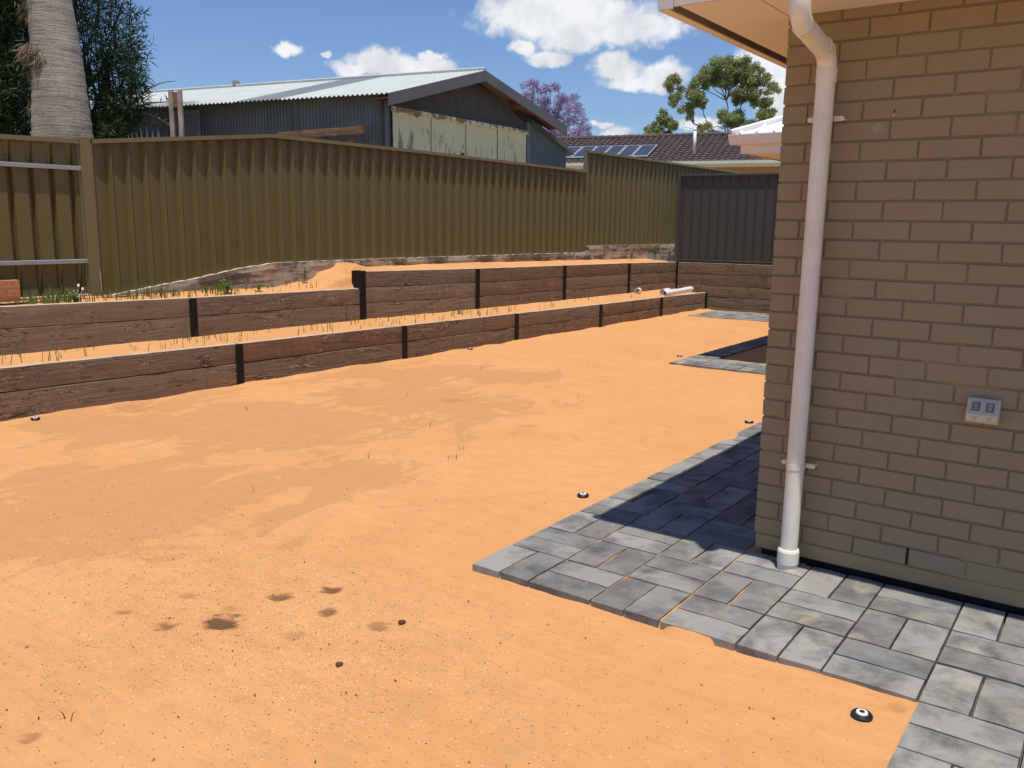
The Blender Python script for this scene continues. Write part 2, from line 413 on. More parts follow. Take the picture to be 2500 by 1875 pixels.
def fastmesh(name, V, F, m, parent=None, loc=(0, 0, 0)):
    """big meshes, F an (n,k) array"""
    V = np.asarray(V, np.float32).reshape(-1, 3) - np.array(loc, np.float32)
    F = np.asarray(F, np.int32); n, k = F.shape
    me = bpy.data.meshes.new(name)
    me.vertices.add(len(V)); me.vertices.foreach_set('co', V.ravel())
    me.loops.add(n * k); me.loops.foreach_set('vertex_index', F.ravel())
    me.polygons.add(n); me.polygons.foreach_set('loop_start', np.arange(0, n * k, k, dtype=np.int32))
    me.polygons.foreach_set('loop_total', np.full(n, k, np.int32))
    me.update(calc_edges=True); me.materials.append(MAT[m] if isinstance(m, str) else m)
    o = bpy.data.objects.new(name, me); COL.objects.link(o); 
    if parent is not None:
        o.parent = parent; o.location = Vector(loc) - wloc(parent)
    else: o.location = loc
    return o
class MB:
    def __init__(s): s.V = []; s.F = []
    def add(s, V, F):
        b = len(s.V); s.V += [tuple(v) for v in V]; s.F += [tuple(b + i for i in f) for f in F]; return s
    def box(s, x0, x1, y0, y1, z0, z1):
        return s.hexa([(x0, y0, z0), (x1, y0, z0), (x1, y1, z0), (x0, y1, z0), (x0, y0, z1), (x1, y0, z1), (x1, y1, z1), (x0, y1, z1)])
    def hexa(s, P):
        return s.add(P, [(0, 3, 2, 1), (4, 5, 6, 7), (0, 1, 5, 4), (1, 2, 6, 5), (2, 3, 7, 6), (3, 0, 4, 7)])
    def obox(s, o, ex, ey, a, b, c):
        """box from origin o, unit plan axes ex, ey, ranges a,b along them and c in z"""
        P = []
        for z in c:
            for (u, v) in ((a[0], b[0]), (a[1], b[0]), (a[1], b[1]), (a[0], b[1])):
                P.append((o[0] + ex[0] * u + ey[0] * v, o[1] + ex[1] * u + ey[1] * v, z))
        return s.hexa(P)
    def tube(s, pts, r, n=10, cap=True):
        pts = [Vector(p) for p in pts]; rr = r if isinstance(r, (list, tuple)) else [r] * len(pts)
        rings = []; up = None
        for i, p in enumerate(pts):
            t = (pts[min(i + 1, len(pts) - 1)] - pts[max(i - 1, 0)]).normalized()
            if up is None:
                up = Vector((0, 0, 1)) if abs(t.z) < .9 else Vector((1, 0, 0))
            a = (up - t * up.dot(t)).normalized(); bb = t.cross(a); up = a
            rings.append([p + (a * math.cos(2 * math.pi * k / n) + bb * math.sin(2 * math.pi * k / n)) * rr[i] for k in range(n)])
        V = [v for g in rings for v in g]; F = []
        for i in range(len(pts) - 1):
            for k in range(n):
                F.append((i * n + k, i * n + (k + 1) % n, (i + 1) * n + (k + 1) % n, (i + 1) * n + k))
        if cap: F.append(tuple(range(n))[::-1]); F.append(tuple((len(pts) - 1) * n + k for k in range(n)))
        return s.add(V, F)
    def out(s, name, m, parent=None, smooth=False, loc=None): return mk(name, s.V, s.F, m, parent, smooth, loc)
def bevel(o, w, seg=1):
    md = o.modifiers.new('bevel', 'BEVEL'); md.width = w; md.segments = seg; md.limit_method = 'ANGLE'; return o
def autosmooth(o, ang=40):
    o.data.shade_smooth()
    md = o.modifiers.new('es', 'EDGE_SPLIT'); md.split_angle = R(ang); return o
def lerp(tab, y):
    ys = [t[0] for t in tab]; vs = [t[1] for t in tab]
    return float(np.interp(y, ys, vs))
def nz(x, y, z=0., s=1.): return noise.noise(Vector((x * s, y * s, z)))

# ------------------------------------------------------------------ survey tables (metres, z=0 is the paving top)
W1 = dict(y=[-3.4, -1.12, 1.232, 3.542, 5.71, 7.948, 9.996, 11.93], x=[-6.30, -6.245, -6.13, -6.035, -5.92, -5.86, -5.80, -5.775], z=[.44, .430, .409, .395, .385, .365, .357, .335])
W2 = dict(y=[-3.2, -1.10, 1.276, 3.635, 5.684, 7.851, 9.919, 11.95], x=[-7.25, -7.16, -6.93, -6.83, -6.60, -6.50, -6.43, -6.43], z=[.86, .842, .815, .795, .982, .963, .943, .905])
x1 = lambda y: np.interp(y, W1['y'], W1['x']); z1 = lambda y: np.interp(y, W1['y'], W1['z'])
x2 = lambda y: np.interp(y, W2['y'], W2['x'])
def ztop2(y): return np.where(np.asarray(y) < 3.635, np.interp(y, [-3.2, -1.1, 1.276, 3.635], [.86, .842, .815, .795]), np.interp(y, [3.635, 5.684, 7.851, 9.919, 11.95], [1.006, .982, .963, .943, .905]))
FS = .25 / 11.2
xf = lambda y: -7.45 + FS * (y - .8)
PX0, PY0, PER = -1.39, -.994, .3336

# ------------------------------------------------------------------ ground sheets
def fbm(X, Y, s, seed, oct=4):
    """cheap value noise on arrays"""
    out = np.zeros_like(X); amp = 1.
    rs = np.random.RandomState(seed)
    T = rs.rand(256, 256)
    for o in range(oct):
        u = X * s; v = Y * s; i = np.floor(u).astype(int); j = np.floor(v).astype(int); fu = u - i; fv = v - j
        fu = fu * fu * (3 - 2 * fu); fv = fv * fv * (3 - 2 * fv)
        a = T[i % 256, j % 256]; b = T[(i + 1) % 256, j % 256]; c = T[i % 256, (j + 1) % 256]; d = T[(i + 1) % 256, (j + 1) % 256]
        out += amp * ((a * (1 - fu) + b * fu) * (1 - fv) + (c * (1 - fu) + d * fu) * fv - .5)
        amp *= .5; s *= 2.03; X = X + 17.3; Y = Y + 5.1
    return out
def grid_obj(name, xs, ys, zf, m, kind='structure', attrs=None, skip=None):
    X, Y = np.meshgrid(xs, ys, indexing='ij'); Z = zf(X, Y)
    V = np.stack([X, Y, Z], -1).reshape(-1, 3)
    nx, ny = len(xs), len(ys)
    i, j = np.meshgrid(np.arange(nx - 1), np.arange(ny - 1), indexing='ij'); a = (i * ny + j).ravel()
    F = np.stack([a, a + ny, a + ny + 1, a + 1], -1)
    o = fastmesh(name, V, F, m); o.data.shade_smooth(); tag(o, kind=kind)
    for k, fn in (attrs or {}).items():
        at = o.data.attributes.new(k, 'FLOAT', 'POINT'); at.data.foreach_set('value', fn(X, Y).astype(np.float32).ravel())
    return o
SPOTS = [(-2.28, -2.25, .028, .55), (-2.03, -2.21, .038, .8), (-1.86, -2.06, .058, 1.), (-1.88, -1.75, .036, .85), (-1.75, -1.55, .042, .95), (-1.59, -1.73, .034, .8), (-1.32, -1.69, .030, .6), (-1.65, -2.95, .025, .5), (-2.2, -2.0, .03, .35), (-1.95, -1.95, .03, .3), (-1.55, -1.95, .03, .3), (-6.0, .0, .12, .25), (-4.05, 2.05, .1, .2), (.56, -1.06, .03, .3)]
def yard_z(X, Y):
    z = np.full_like(X, -.030)
    z += .010 * fbm(X, Y, .6, 1, 3) + .006 * fbm(X, Y, 3.1, 2, 3) + .003 * fbm(X, Y, 11, 3, 2) + .0035 * fbm(X * .35, Y, 16, 9, 2)
    # sand is level with the west edge of the paving, lower along its south front
    z = z - .004 * np.clip((X + 2.4) / .8, 0, 1) * np.clip((Y + 1.9) / .6, 0, 1) * np.clip((-.9 - Y) / .05, 0, 1)
    w = np.clip((Y + .85) / .5, 0, 1) * np.clip((X + 2.6) / 1.1, 0, 1)
    z = z + w * (.026 + .010 * fbm(X, Y, 7, 14, 3))
    z = z + .010 * np.clip(fbm(X, Y, 5, 15, 3), 0, 1) * np.exp(-np.abs(Y + 1.0) / .05) * (X < .6) * (X > -1.5)
    c = np.clip((X + .1) / .6, 0, 1) * np.clip((Y + 1.7) / .4, 0, 1)
    z = z + c * .016
    z = z + np.clip((Y - 3.) / 9., 0, 1) * .02
    inside = (X > PX0 + .01) & (Y > PY0 + .015)
    z = np.where(inside & (X < -.08), -.011 + .010 * fbm(X, Y, 6, 4, 2), z)
    z = np.where(inside & (X >= -.08), -.06, z)
    z = np.where((X > PX0 + 6 * PER + .015), -.06, z)
    ed = np.minimum(np.where(X < PX0 + 6 * PER, Y - PY0, 9), X - PX0)
    sp = fbm(X, Y, 4.5, 41, 4) * .9 - .12 - np.clip(ed, 0, 1) / .11
    z = np.where((ed > -.03) & (ed < .3) & (sp > 0) & (X < .55), np.maximum(z, -.002 + np.clip(sp, 0, .3) * .035), z)
    for (a, b, r, s) in SPOTS:
        d2 = ((X - a) ** 2 + (Y - b) ** 2) / r ** 2
        z = z - .012 * s * np.exp(-d2 ** 2 * 1.1) + .005 * s * np.exp(-((np.sqrt(d2) - 1.45) / .35) ** 2)
    # a loose lip of sand against the foot of the lower retaining wall
    z = z + .03 * np.exp(-np.clip(X - x1(Y), 0, 9) / .07) * (1 + fbm(X, Y, 3, 5, 2))
    return z
def damp(X, Y):
    d = np.zeros_like(X); Wn = fbm(X, Y, 34, 8, 3)
    for (a, b, r, s) in SPOTS:
        q = np.sqrt(((X - a) ** 2 * .8 + (Y - b) ** 2) / r ** 2) + Wn * .9
        d = np.maximum(d, s * np.clip((1.25 - q) / .35, 0, 1))
    return d * .9
PATCH = [(-4.9, .3, 1.6, 1.2), (-3.6, -1.5, 1.1, 1.0), (-4.4, 1.9, 1.5, .9), (-3.0, -.3, .6, .6), (-5.4, 2.7, .9, .7), (-5.6, -.6, .9, .6), (-4.6, 3.4, 1.0, .6)]
def patch(X, Y):
    d = np.zeros_like(X)
    for (a, b, rx, ry) in PATCH: d = np.maximum(d, np.exp(-(((X - a) / rx) ** 2 + ((Y - b) / ry) ** 2)))
    return d
def grit(X, Y):
    return np.clip(np.exp(-(((X + 1.8) / 1.1) ** 2 + ((Y + 1.9) / .55) ** 2)) * 1.2 + .35 * np.exp(-(((X + 4.3) / 1.) ** 2 + ((Y + .3) / .6) ** 2)) + .3 * np.clip((-Y - 1.5), 0, 1) * np.clip(.5 + fbm(X, Y, 1.5, 12, 2), 0, 1), 0, 1)
xs = np.concatenate([np.arange(-6.5, -3.5, .05), np.arange(-3.5, 1.1, .02), np.arange(1.1, 6.01, .15)])
ys = np.concatenate([np.arange(-8, -4, .15), np.arange(-4, 1.2, .02), np.arange(1.2, 4, .04), np.arange(4, 12.3, .08)])
grid_obj('sand_ground', xs, ys, yard_z, 'sand', attrs=dict(damp=damp, patch=patch, grit=grit))
# planting terrace behind the lower wall
def terr1(ts, ysn):
    T, Y = np.meshgrid(ts, ysn, indexing='ij')
    xa = x2(Y); xb = x1(Y) - .06
    X = xa + (xb - xa) * T
    Z = .40 * (1 - T) + (z1(Y) - .022) * T + .010 * fbm(X, Y, 3, 21, 3) + .005 * fbm(X, Y, 12, 22, 2)
    Z = np.where(Y > 11.2, Z - .02, Z)
    return X, Y, Z
def strip_obj(name, fn, nt_, ysn, m, attrs=True):
    ts = np.linspace(0, 1, nt_); X, Y, Z = fn(ts, ysn); ny = len(ysn)
    V = np.stack([X, Y, Z], -1).reshape(-1, 3)
    i, j = np.meshgrid(np.arange(nt_ - 1), np.arange(ny - 1), indexing='ij'); a = (i * ny + j).ravel()
    F = np.stack([a, a + ny, a + ny + 1, a + 1], -1)
    o = fastmesh(name, V, F, m); o.data.shade_smooth(); tag(o, kind='structure')
    return o, X, Y, Z
strip_obj('lower_terrace_soil', terr1, 26, np.arange(-3.3, 12.0, .04), 'sand')
def zt2(X, Y):
    wall = np.where(Y < 3.25, .795, 0) + np.where(Y >= 3.25, np.interp(Y, [3.25, 3.62, 3.66, 5.684, 7.851, 9.919, 11.95], [.785, .785, .975, .96, .945, .925, .89]), 0)
    fen = np.interp(Y, [-3, .8, 2.6, 3.15, 3.7, 4.6, 6.2, 9.6, 12.], [.87, .855, .85, .88, 1.02, 1.035, 1.03, .985, .95])
    t = np.clip((x2(Y) - .085 - X) / (x2(Y) - .085 - xf(Y)), 0, 1)
    mound = .10 * np.exp(-((Y - 3.60) / .36) ** 2) * np.clip(t * 6, 0, 1) * np.clip(1.5 - t, 0, 1)
    lump = np.exp(-((Y - 3.45) / .42) ** 2) * np.clip(t * 6, 0, 1)
    return wall * (1 - t) + fen * t + mound + .012 * fbm(X, Y, 4, 31, 3) + lump * (.05 * fbm(X, Y, 8, 32, 3) + .05 * np.abs(fbm(X, Y, 15, 33, 2)))
def terr2(ts, ysn):
    T, Y = np.meshgrid(ts, ysn, indexing='ij')
    X = (xf(Y) - .05) + (x2(Y) - .05 - xf(Y) + .05) * T
    return X, Y, zt2(X, Y)
strip_obj('upper_terrace_soil', terr2, 26, np.arange(-3.3, 12.0, .04), 'sand')
# neighbouring land and the plain to the horizon
g = MB(); g.add([(-1500, -1500, -.6), (1500, -1500, -.6), (1500, 1500, -.6), (-1500, 1500, -.6)], [(0, 1, 2, 3)])
tag(g.out('ground', 'soil_far'), kind='structure')
g = MB(); g.add([(-300, -200, .84), (-7.55, -200, .84), (-7.3, 12.2, .84), (-7.3, 400, .84), (-300, 400, .84)], [(0, 1, 2, 3, 4)])
g.add([(-7.3, 12.2, .84), (60, 12.2, .84), (60, 400, .84), (-7.3, 400, .84)], [(0, 1, 2, 3)])
tag(g.out('neighbouring_ground', 'soil_far'), kind='structure')

# ------------------------------------------------------------------ paving
def paver_mesh(seed, w, h, t=.045):
    """one paver lying w along x, h along y, with a slightly rippled riven top"""
    rr = random.Random(seed)
    bm = bmesh.new(); nx = max(2, int(w / .055)); ny = max(2, int(h / .055))
    P = {}
    ox, oy = rr.uniform(0, 50), rr.uniform(0, 50)
    for i in range(nx + 1):
        for j in range(ny + 1):
            x = -w / 2 + w * i / nx; y = -h / 2 + h * j / ny
            e = (i in (0, nx)) + (j in (0, ny))
            z = .0016 * nz(x + ox, y + oy, 0, 22) + .0012 * nz(x + ox, y + oy, 4, 60) - (.0012 if e == 1 else .003 if e == 2 else 0)
            jx = .0022 * nz(y + oy, x, 3, 30) if i in (0, nx) else 0
            jy = .0022 * nz(x + ox, y, 7, 30) if j in (0, ny) else 0
            P[i, j] = bm.verts.new((x + jx, y + jy, z))
    for i in range(nx):
        for j in range(ny): bm.faces.new((P[i, j], P[i + 1, j], P[i + 1, j + 1], P[i, j + 1]))
    ring = [(i, 0) for i in range(nx)] + [(nx, j) for j in range(ny)] + [(i, ny) for i in range(nx, 0, -1)] + [(0, j) for j in range(ny, 0, -1)]
    low = [bm.verts.new((P[k].co.x * 1.004, P[k].co.y * 1.004, -t)) for k in ring]
    n = len(ring)
    for k in range(n):
        bm.faces.new((P[ring[k]], low[k], low[(k + 1) % n], P[ring[(k + 1) % n]]))
    me = bpy.data.meshes.new('paver'); bm.to_mesh(me); bm.free(); me.materials.append(MAT['paver'])
    for p in me.polygons: p.use_smooth = p.index < nx * ny
    me.set_sharp_from_angle(angle=R(35))
    return me
GAP = .010
PV = [paver_mesh(k, PER - GAP, PER / 2 - GAP) for k in range(7)]
def paving(name, label, x0, y0, blocks, clip=None):
    root = empty(name, (x0, y0, 0), label, 'paving', kind='structure')
    rr = random.Random(5)
    for (i, j) in blocks:
        for h in (0, 1):
            cx = x0 + i * PER; cy = y0 + j * PER
            if (i + j) % 2 == 0: px_, py_, rz = cx + PER * (.25 + .5 * h), cy + PER * .5, R(90)
            else: px_, py_, rz = cx + PER * .5, cy + PER * (.25 + .5 * h), 0
            if clip and not clip(px_, py_): continue
            o = inst('paver', PV[rr.randrange(7)], (px_ + rr.uniform(-.0015, .0015), py_ + rr.uniform(-.0015, .0015), rr.uniform(-.0025, .0015)), root, rz + (math.pi if rr.random() < .5 else 0) + rr.uniform(-.004, .004))
            o.rotation_euler.x = rr.uniform(-.004, .004); o.rotation_euler.y = rr.uniform(-.004, .004)
    return root
near = [(i, j) for i in range(0, 14) for j in range(0, 3)] + [(i, j) for i in range(0, 3) for j in range(3, 17)] + [(i, j) for i in range(6, 14) for j in range(-7, 0)]
pv = paving('paving', 'charcoal basket-weave paving wrapping the brick corner beside the downpipe', PX0, PY0, near)
bd = MB(); bd.box(-.07, 3.4, PY0 + .012, -.0, -.055, -.034); bd.box(PX0 + 6 * PER + .008, 3.4, -3.4, PY0 + .012, -.056, -.034)
bd.out('bedding_shade', 'bedding_shade', pv)  # dark sheet under the pavers paints the shade of the deep joints
paving('middle_paving', 'second grey paved corner further along the house, partly in shade', -3.40, 5.34, [(i, j) for i in range(0, 9) for j in range(0, 2)] + [(0, j) for j in range(2, 12)])
paving('far_paving', 'narrow strip of grey paving at the foot of the back timber wall', -5.56, 10.62, [(i, j) for i in range(0, 16) for j in range(0, 4)])

# ------------------------------------------------------------------ the brick house
HX, HY = -.355, 0.
BH, BL, BW, BZ = .076, .230, .110, .086
house = empty('brick_house', (HX, HY, 0), 'grey-brown brick house corner with wide pale eaves at the right', 'house')
NR = 28            # courses 0..27 counted up from the plinth
ZB = .1075         # underside of first brick
zrow = lambda r: ZB + r * BZ + .005
bw = MB(); bw.box(HX + .006, 7, HY + .006, 5.9, ZB - .003, 2.60); wall = bw.out('brick_wall', 'mortar', house)
def brick_mesh(seed, w, d, h):
    rr = random.Random(seed); bm = bmesh.new(); bmesh.ops.create_cube(bm, size=1)
    for v in bm.verts:
        v.co.x *= w; v.co.y *= d; v.co.z *= h
    bmesh.ops.bevel(bm, geom=bm.edges[:], offset=.0022, segments=1, affect='EDGES')
    for v in bm.verts:
        v.co.x += rr.uniform(-.0018, .0018); v.co.y += rr.uniform(-.0010, .0010); v.co.z += rr.uniform(-.0014, .0014)
    me = bpy.data.meshes.new('brick'); bm.to_mesh(me); bm.free(); me.materials.append(MAT['brick']); return me
BS = [brick_mesh(k, BL, BW, BH) for k in range(6)]; BHD = [brick_mesh(20 + k, BW, BW, BH) for k in range(3)]; BK = [brick_mesh(30 + k, BW, BL, BH) for k in range(3)]
rr = random.Random(11)
stuff = MB()
# the joint at u=0 (x=0 in brick lengths of 0.24) falls on courses with parity as in the photograph
for r in range(NR + 1):
    z = zrow(r) + BH / 2 - .005 + .005
    k = 15 - r                      # survey row number, 15 at the bottom
    even = (k % 2 == 0)
    if even:                        # header, then stretchers with joints on whole u
        items = [('h', HX + BW / 2)]; x = HX + BW + .010
        jo = -1 * .24 + .005
        items = [('h', HX + .055)]; x = -.24 + .005
    else:
        items = []; x = -.355
    while x < 1.12:
        items.append(('s', x + BL / 2)); x += .24
    for (t, cx) in items:
        me = (BHD if t == 'h' else BS)[rr.randrange(3 if t == 'h' else 6)]
        if z + .04 > 2.60: continue
        o = inst('brick', me, (cx, HY + BW / 2 + rr.uniform(-.0012, .0012), z), wall, 0)
    while x < 6.9:
        stuff.box(x, x + BL, HY, HY + .04, z - BH / 2, z + BH / 2); x += .24
    y = HY + .12 if even else HY + .24 - .01
    y = HY + (BW + .01)
    if even: y = HY + BW + .01
    while y < 5.8:
        stuff.box(HX, HX + .04, y, y + BL, z - BH / 2, z + BH / 2); y += .24
sb = stuff.out('brickwork', 'brick', wall); sb['kind'] = 'stuff'
wh = MB(); wh.box(.354, .365, -.0005, .006, ZB + .004, ZB + .004 + .078); wh.out('weep_hole', 'rust_dark', wall)
def wall_blob(name, m, cx, cz, rx, rz, seed, y=-.0016, n=22):
    V = [(cx, y - .0006, cz)]; 
    for k in range(n):
        a = 2 * math.pi * k / n; q = 1 + .35 * nz(math.cos(a) * 2, math.sin(a) * 2, seed, 1.3)
        V.append((cx + rx * q * math.cos(a), y + .0012, cz + rz * q * math.sin(a)))
    mk(name, V, [(0, 1 + k, 1 + (k + 1) % n) for k in range(n)][::1], m, wall)
wall_blob('mortar_smear', 'smear', .070, 2.044, .030, .030, 3)
wall_blob('chip', 'black_plastic', .132, 2.118, .004, .010, 5)
wall_blob('mortar_smear', 'fascia', .131, 2.104, .004, .007, 6)
pl = MB(); pl.box(HX + .004, 7, HY + .010, 5.9, .028, ZB - .004); bevel(pl.out('plinth', 'plinth', house), .004)
vb = MB(); vb.box(HX + .03, 6.9, HY + .035, 5.8, -.2, .028); vb.out('gap_shade', 'gap_black', house)  # black box below the plinth: shade of the gap put into the colour
# eaves: soffit, fascia and gutter round the corner
EX, EY, SZ = -.785, -.455, 2.562
sf = MB(); sf.add([(EX + .096, EY + .012, SZ), (9, EY + .012, SZ), (9, 5.84, SZ), (EX + .096, 5.84, SZ)], [(0, 3, 2, 1)])
sf.add([(EX + .096, EY + .012, SZ + .008), (9, EY + .012, SZ + .008), (9, 5.84, SZ + .008), (EX + .096, 5.84, SZ + .008)], [(0, 1, 2, 3)])
sof = sf.out('soffit', 'soffit', house)
jt = MB(); jt.add([(HX - .003, EY + .012, SZ - .001), (HX + .0005, EY + .012, SZ - .001), (HX + .0005, HY + .0, SZ - .001), (HX - .003, HY + .0, SZ - .001)], [(0, 1, 2, 3)])
jt.out('soffit_joint', 'plinth', sof)
fa = MB(); fa.box(EX + .075, 9, EY, EY + .011, SZ - .004, SZ + .20); bevel(fa.out('fascia', 'fascia', house), .003)
fb = MB(); fb.box(EX, EX + .073, EY - .002, EY + .012, SZ - .012, SZ + .20); bevel(fb.out('corner_cap', 'fascia', house), .003)
ft = MB(); ft.box(EX + .075, 9, EY - .0015, EY, SZ + .062, SZ + .066); ft.out('fascia_line', 'plinth', house)
def gutter(name, p0, p1, nrm, ztop, parent, m='soffit', h=.11, w=.115, closed=True):
    """ogee gutter from p0 to p1; nrm is the outward plan normal"""
    prof = [(0, 0), (.055, 0), (.075, .012), (.082, .035), (.098, .055), (.112, .085), (.115, .100), (.115, h), (.106, h), (.106, .095), (.09, .06), (.07, .04), (.068, .012), (.05, .006), (.004, .006), (.004, h - .02), (0, h - .02)]
    V = []
    for p in (p0, p1):
        for (a, z) in prof: V.append((p[0] + nrm[0] * a, p[1] + nrm[1] * a, ztop - h + z))
    n = len(prof); F = [(i, (i + 1) % n, n + (i + 1) % n, n + i) for i in range(n)]
    if closed: F += [tuple(range(n))[::-1], tuple(n + i for i in range(n))]
    return mk(name, V, F, m, parent)
wf = MB(); wf.box(EX, EX + .010, EY + .014, 5.84, SZ - .012, SZ + .20); wf.box(EX + .010, EX + .048, EY + .014, 5.84, SZ - .012, SZ - .004)
wg = MB(); wg.box(EX + .048, EX + .096, EY + .014, 5.84, SZ + .028, SZ + .034); wg.box(EX + .092, EX + .096, EY + .014, 5.84, SZ + .002, SZ + .028); wg.out('groove_shade', 'soffit_timber', house)  # brown colour stands in for the shade inside the eave groove
bevel(wf.out('gutter', 'soffit', house), .002)
# roofs
def hip_roof(name, x0, x1, y0, y1, z, pitch, parent, corr=True):
    """hipped sheet roof: ribs run up each slope"""
    rise = math.tan(R(pitch)); hw = (y1 - y0) / 2 if (y1 - y0) < (x1 - x0) else (x1 - x0) / 2
    mb = MB()
    zr = z + hw * rise
    A = (x0, y0, z); B = (x1, y0, z); C = (x1, y1, z); D = (x0, y1, z)
    if (y1 - y0) <= (x1 - x0): P = (x0 + hw, (y0 + y1) / 2, zr); Q = (x1 - hw, (y0 + y1) / 2, zr); fs = [(A, B, Q, P), (B, C, Q), (C, D, P, Q), (D, A, P)]
    else: P = ((x0 + x1) / 2, y0 + hw, zr); Q = ((x0 + x1) / 2, y1 - hw, zr); fs = [(A, B, P), (B, C, Q, P), (C, D, Q), (D, A, P, Q)]
    for f in fs:
        mb.add(f, [tuple(range(len(f)))])
    o = mb.out(name, 'white_roof', parent)
    rb = MB()
    for f in fs:   # standing ribs, clipped by the hips
        a, b = Vector(f[0]), Vector(f[1]); e = (b - a); ln = e.length; e.normalize()
        up = Vector((-e.y, e.x, 0)); 
        k = .1
        while k < ln - .05:
            m_ = min(k, ln - k, hw) - .03
            if m_ > .05:
                p = a + e * k; q = p + up * m_ + Vector((0, 0, m_ * rise))
                rb.add([p - e * .02, p + e * .02, q + e * .02, q - e * .02, p - e * .008 + Vector((0, 0, .024)), p + e * .008 + Vector((0, 0, .024)), q + e * .008 + Vector((0, 0, .024)), q - e * .008 + Vector((0, 0, .024))], [(0, 4, 7, 3), (4, 5, 6, 7), (5, 1, 2, 6), (0, 1, 5, 4)])
            k += .2
    rb.out('roof_ribs', 'white_roof', o)
    hc = MB()
    for (u, v) in ((A, P), (B, P if (y1 - y0) > (x1 - x0) else Q), (C, Q), (D, P if (y1 - y0) <= (x1 - x0) else Q), (P, Q)):
        hc.tube([Vector(u) + Vector((0, 0, .02)), Vector(v) + Vector((0, 0, .02))], .035, 6)
    hc.out('ridge_capping', 'white_roof', o)
    return o
hip_roof('roof', EX - .02, 9, EY - .02, 6.4, SZ + .20, 22, house)
# the further wing, set back to the west
FXc, FYc = -2.85, 5.84
w2 = MB(); w2.box(-2.40, 7, 6.29, 10.7, -.1, 2.47); w2.out('far_wing_wall', 'brick', house)
s2 = MB(); s2.add([(FXc + .01, FYc + .01, 2.462), (9, FYc + .01, 2.462), (9, 11.1, 2.462), (FXc + .01, 11.1, 2.462)], [(0, 3, 2, 1)]); s2.out('far_soffit', 'soffit', house)
f2 = MB(); f2.box(FXc, 9, FYc, FYc + .012, 2.45, 2.64); f2.out('far_fascia', 'soffit', house)
f2 = MB(); f2.box(FXc, FXc + .012, FYc + .014, 11.1, 2.45, 2.64); f2.out('far_fascia', 'soffit', house)
gutter('far_gutter', (FXc - .115, FYc), (9, FYc), (0, -1), 2.66, house, 'white_metal')
gutter('far_gutter', (FXc, FYc - .0), (FXc, 11.1), (-1, 0), 2.66, house, 'white_metal')
hip_roof('far_roof', FXc - .09, 9, FYc - .09, 11.2, 2.665, 22, house)

# ------------------------------------------------------------------ downpipe
dp = empty('downpipe', (-.145, -.098, 0), 'white plastic downpipe with a swan-neck bend on the brick wall', 'downpipe')
def arc_path(pts, rad=.07, n=7):
    out = [Vector(pts[0])]
    for i in range(1, len(pts) - 1):
        a, b, c = Vector(pts[i - 1]), Vector(pts[i]), Vector(pts[i + 1])
        u = (a - b).normalized(); v = (c - b).normalized(); p = b + u * rad; q = b + v * rad
        for k in range(n + 1):
            t = k / n; out.append((p * (1 - t) ** 2) + (b * 2 * t * (1 - t)) + (q * t ** 2))
    out.append(Vector(pts[-1])); return out
t = MB(); t.tube([(-.147, -.098, -.01), (-.140, -.098, 2.27)], .0405, 28); o = t.out('pipe', 'pvc', dp, True); autosmooth(o)
t = MB(); t.tube(arc_path([(-.140, -.098, 2.24), (-.139, -.098, 2.36), (-.150, -.475, 2.435), (-.150, -.475, 2.60)], .075, 10), .0415, 28); o = t.out('swan_neck', 'pvc', dp, True); autosmooth(o)
for (u_, v_, r_) in (((-.1395, -.098, 2.245), (-.139, -.098, 2.305), .0440), ((-.1394, -.135, 2.3705), (-.1405, -.185, 2.381), .0436), ((-.1492, -.39, 2.418), (-.1498, -.43, 2.4265), .0436)):
    t = MB(); t.tube([u_, v_], r_, 28); o = t.out('bend_socket', 'pvc', dp, True); autosmooth(o)
t = MB(); t.tube([(-.150, -.475, 2.55), (-.150, -.475, 2.80)], .0415, 28); o = t.out('outlet', 'pvc', dp, True); autosmooth(o)
t = MB(); t.tube([(-.1475, -.098, .03), (-.1475, -.098, .088)], .051, 28); t.tube([(-.1475, -.098, .088), (-.1475, -.098, .10)], [.051, .047], 28, True); t.tube([(-.1475, -.098, -.02), (-.1475, -.098, .03)], .0468, 28)
o = t.out('collar', 'pvc', dp, True); autosmooth(o)
for zb in (.511, 2.095):
    t = MB(); xc = -.1465 + (zb / 2.3) * .007
    t.tube([(xc, -.098, zb - .012), (xc, -.098, zb + .012)], .0425, 28)
    for sgn in (-1, 1):
        t.box(xc + sgn * .054 - .018, xc + sgn * .054 + .018, -.056, -.050, zb - .011, zb + .011)
        t.tube([(xc + sgn * .07, -.060, zb), (xc + sgn * .07, -.049, zb)], .010, 12)
        t.tube([(xc + sgn * .072, -.062, zb), (xc + sgn * .072, .002, zb)], .0035, 8)
    o = t.out('bracket', 'pvc', dp, True); autosmooth(o)

# ------------------------------------------------------------------ power outlet
po = empty('power_outlet', (.602, 0, .865), 'weatherproof double power outlet with two grey switches on the brick wall', 'power outlet')
prof = [(0, .815), (-.012, .812), (-.050, .822), (-.062, .832), (-.064, .856), (-.034, .917), (-.026, .921), (0, .921)]
V = []
for x in (.540, .662):
    V += [(x, y, z) for (y, z) in prof]
n = len(prof)
o = mk('housing', V, [(i, (i + 1) % n, n + (i + 1) % n, n + i) for i in range(n)] + [tuple(range(n))[::-1], tuple(n + i for i in range(n))], 'gpo_body', po); bevel(o, .004, 2)
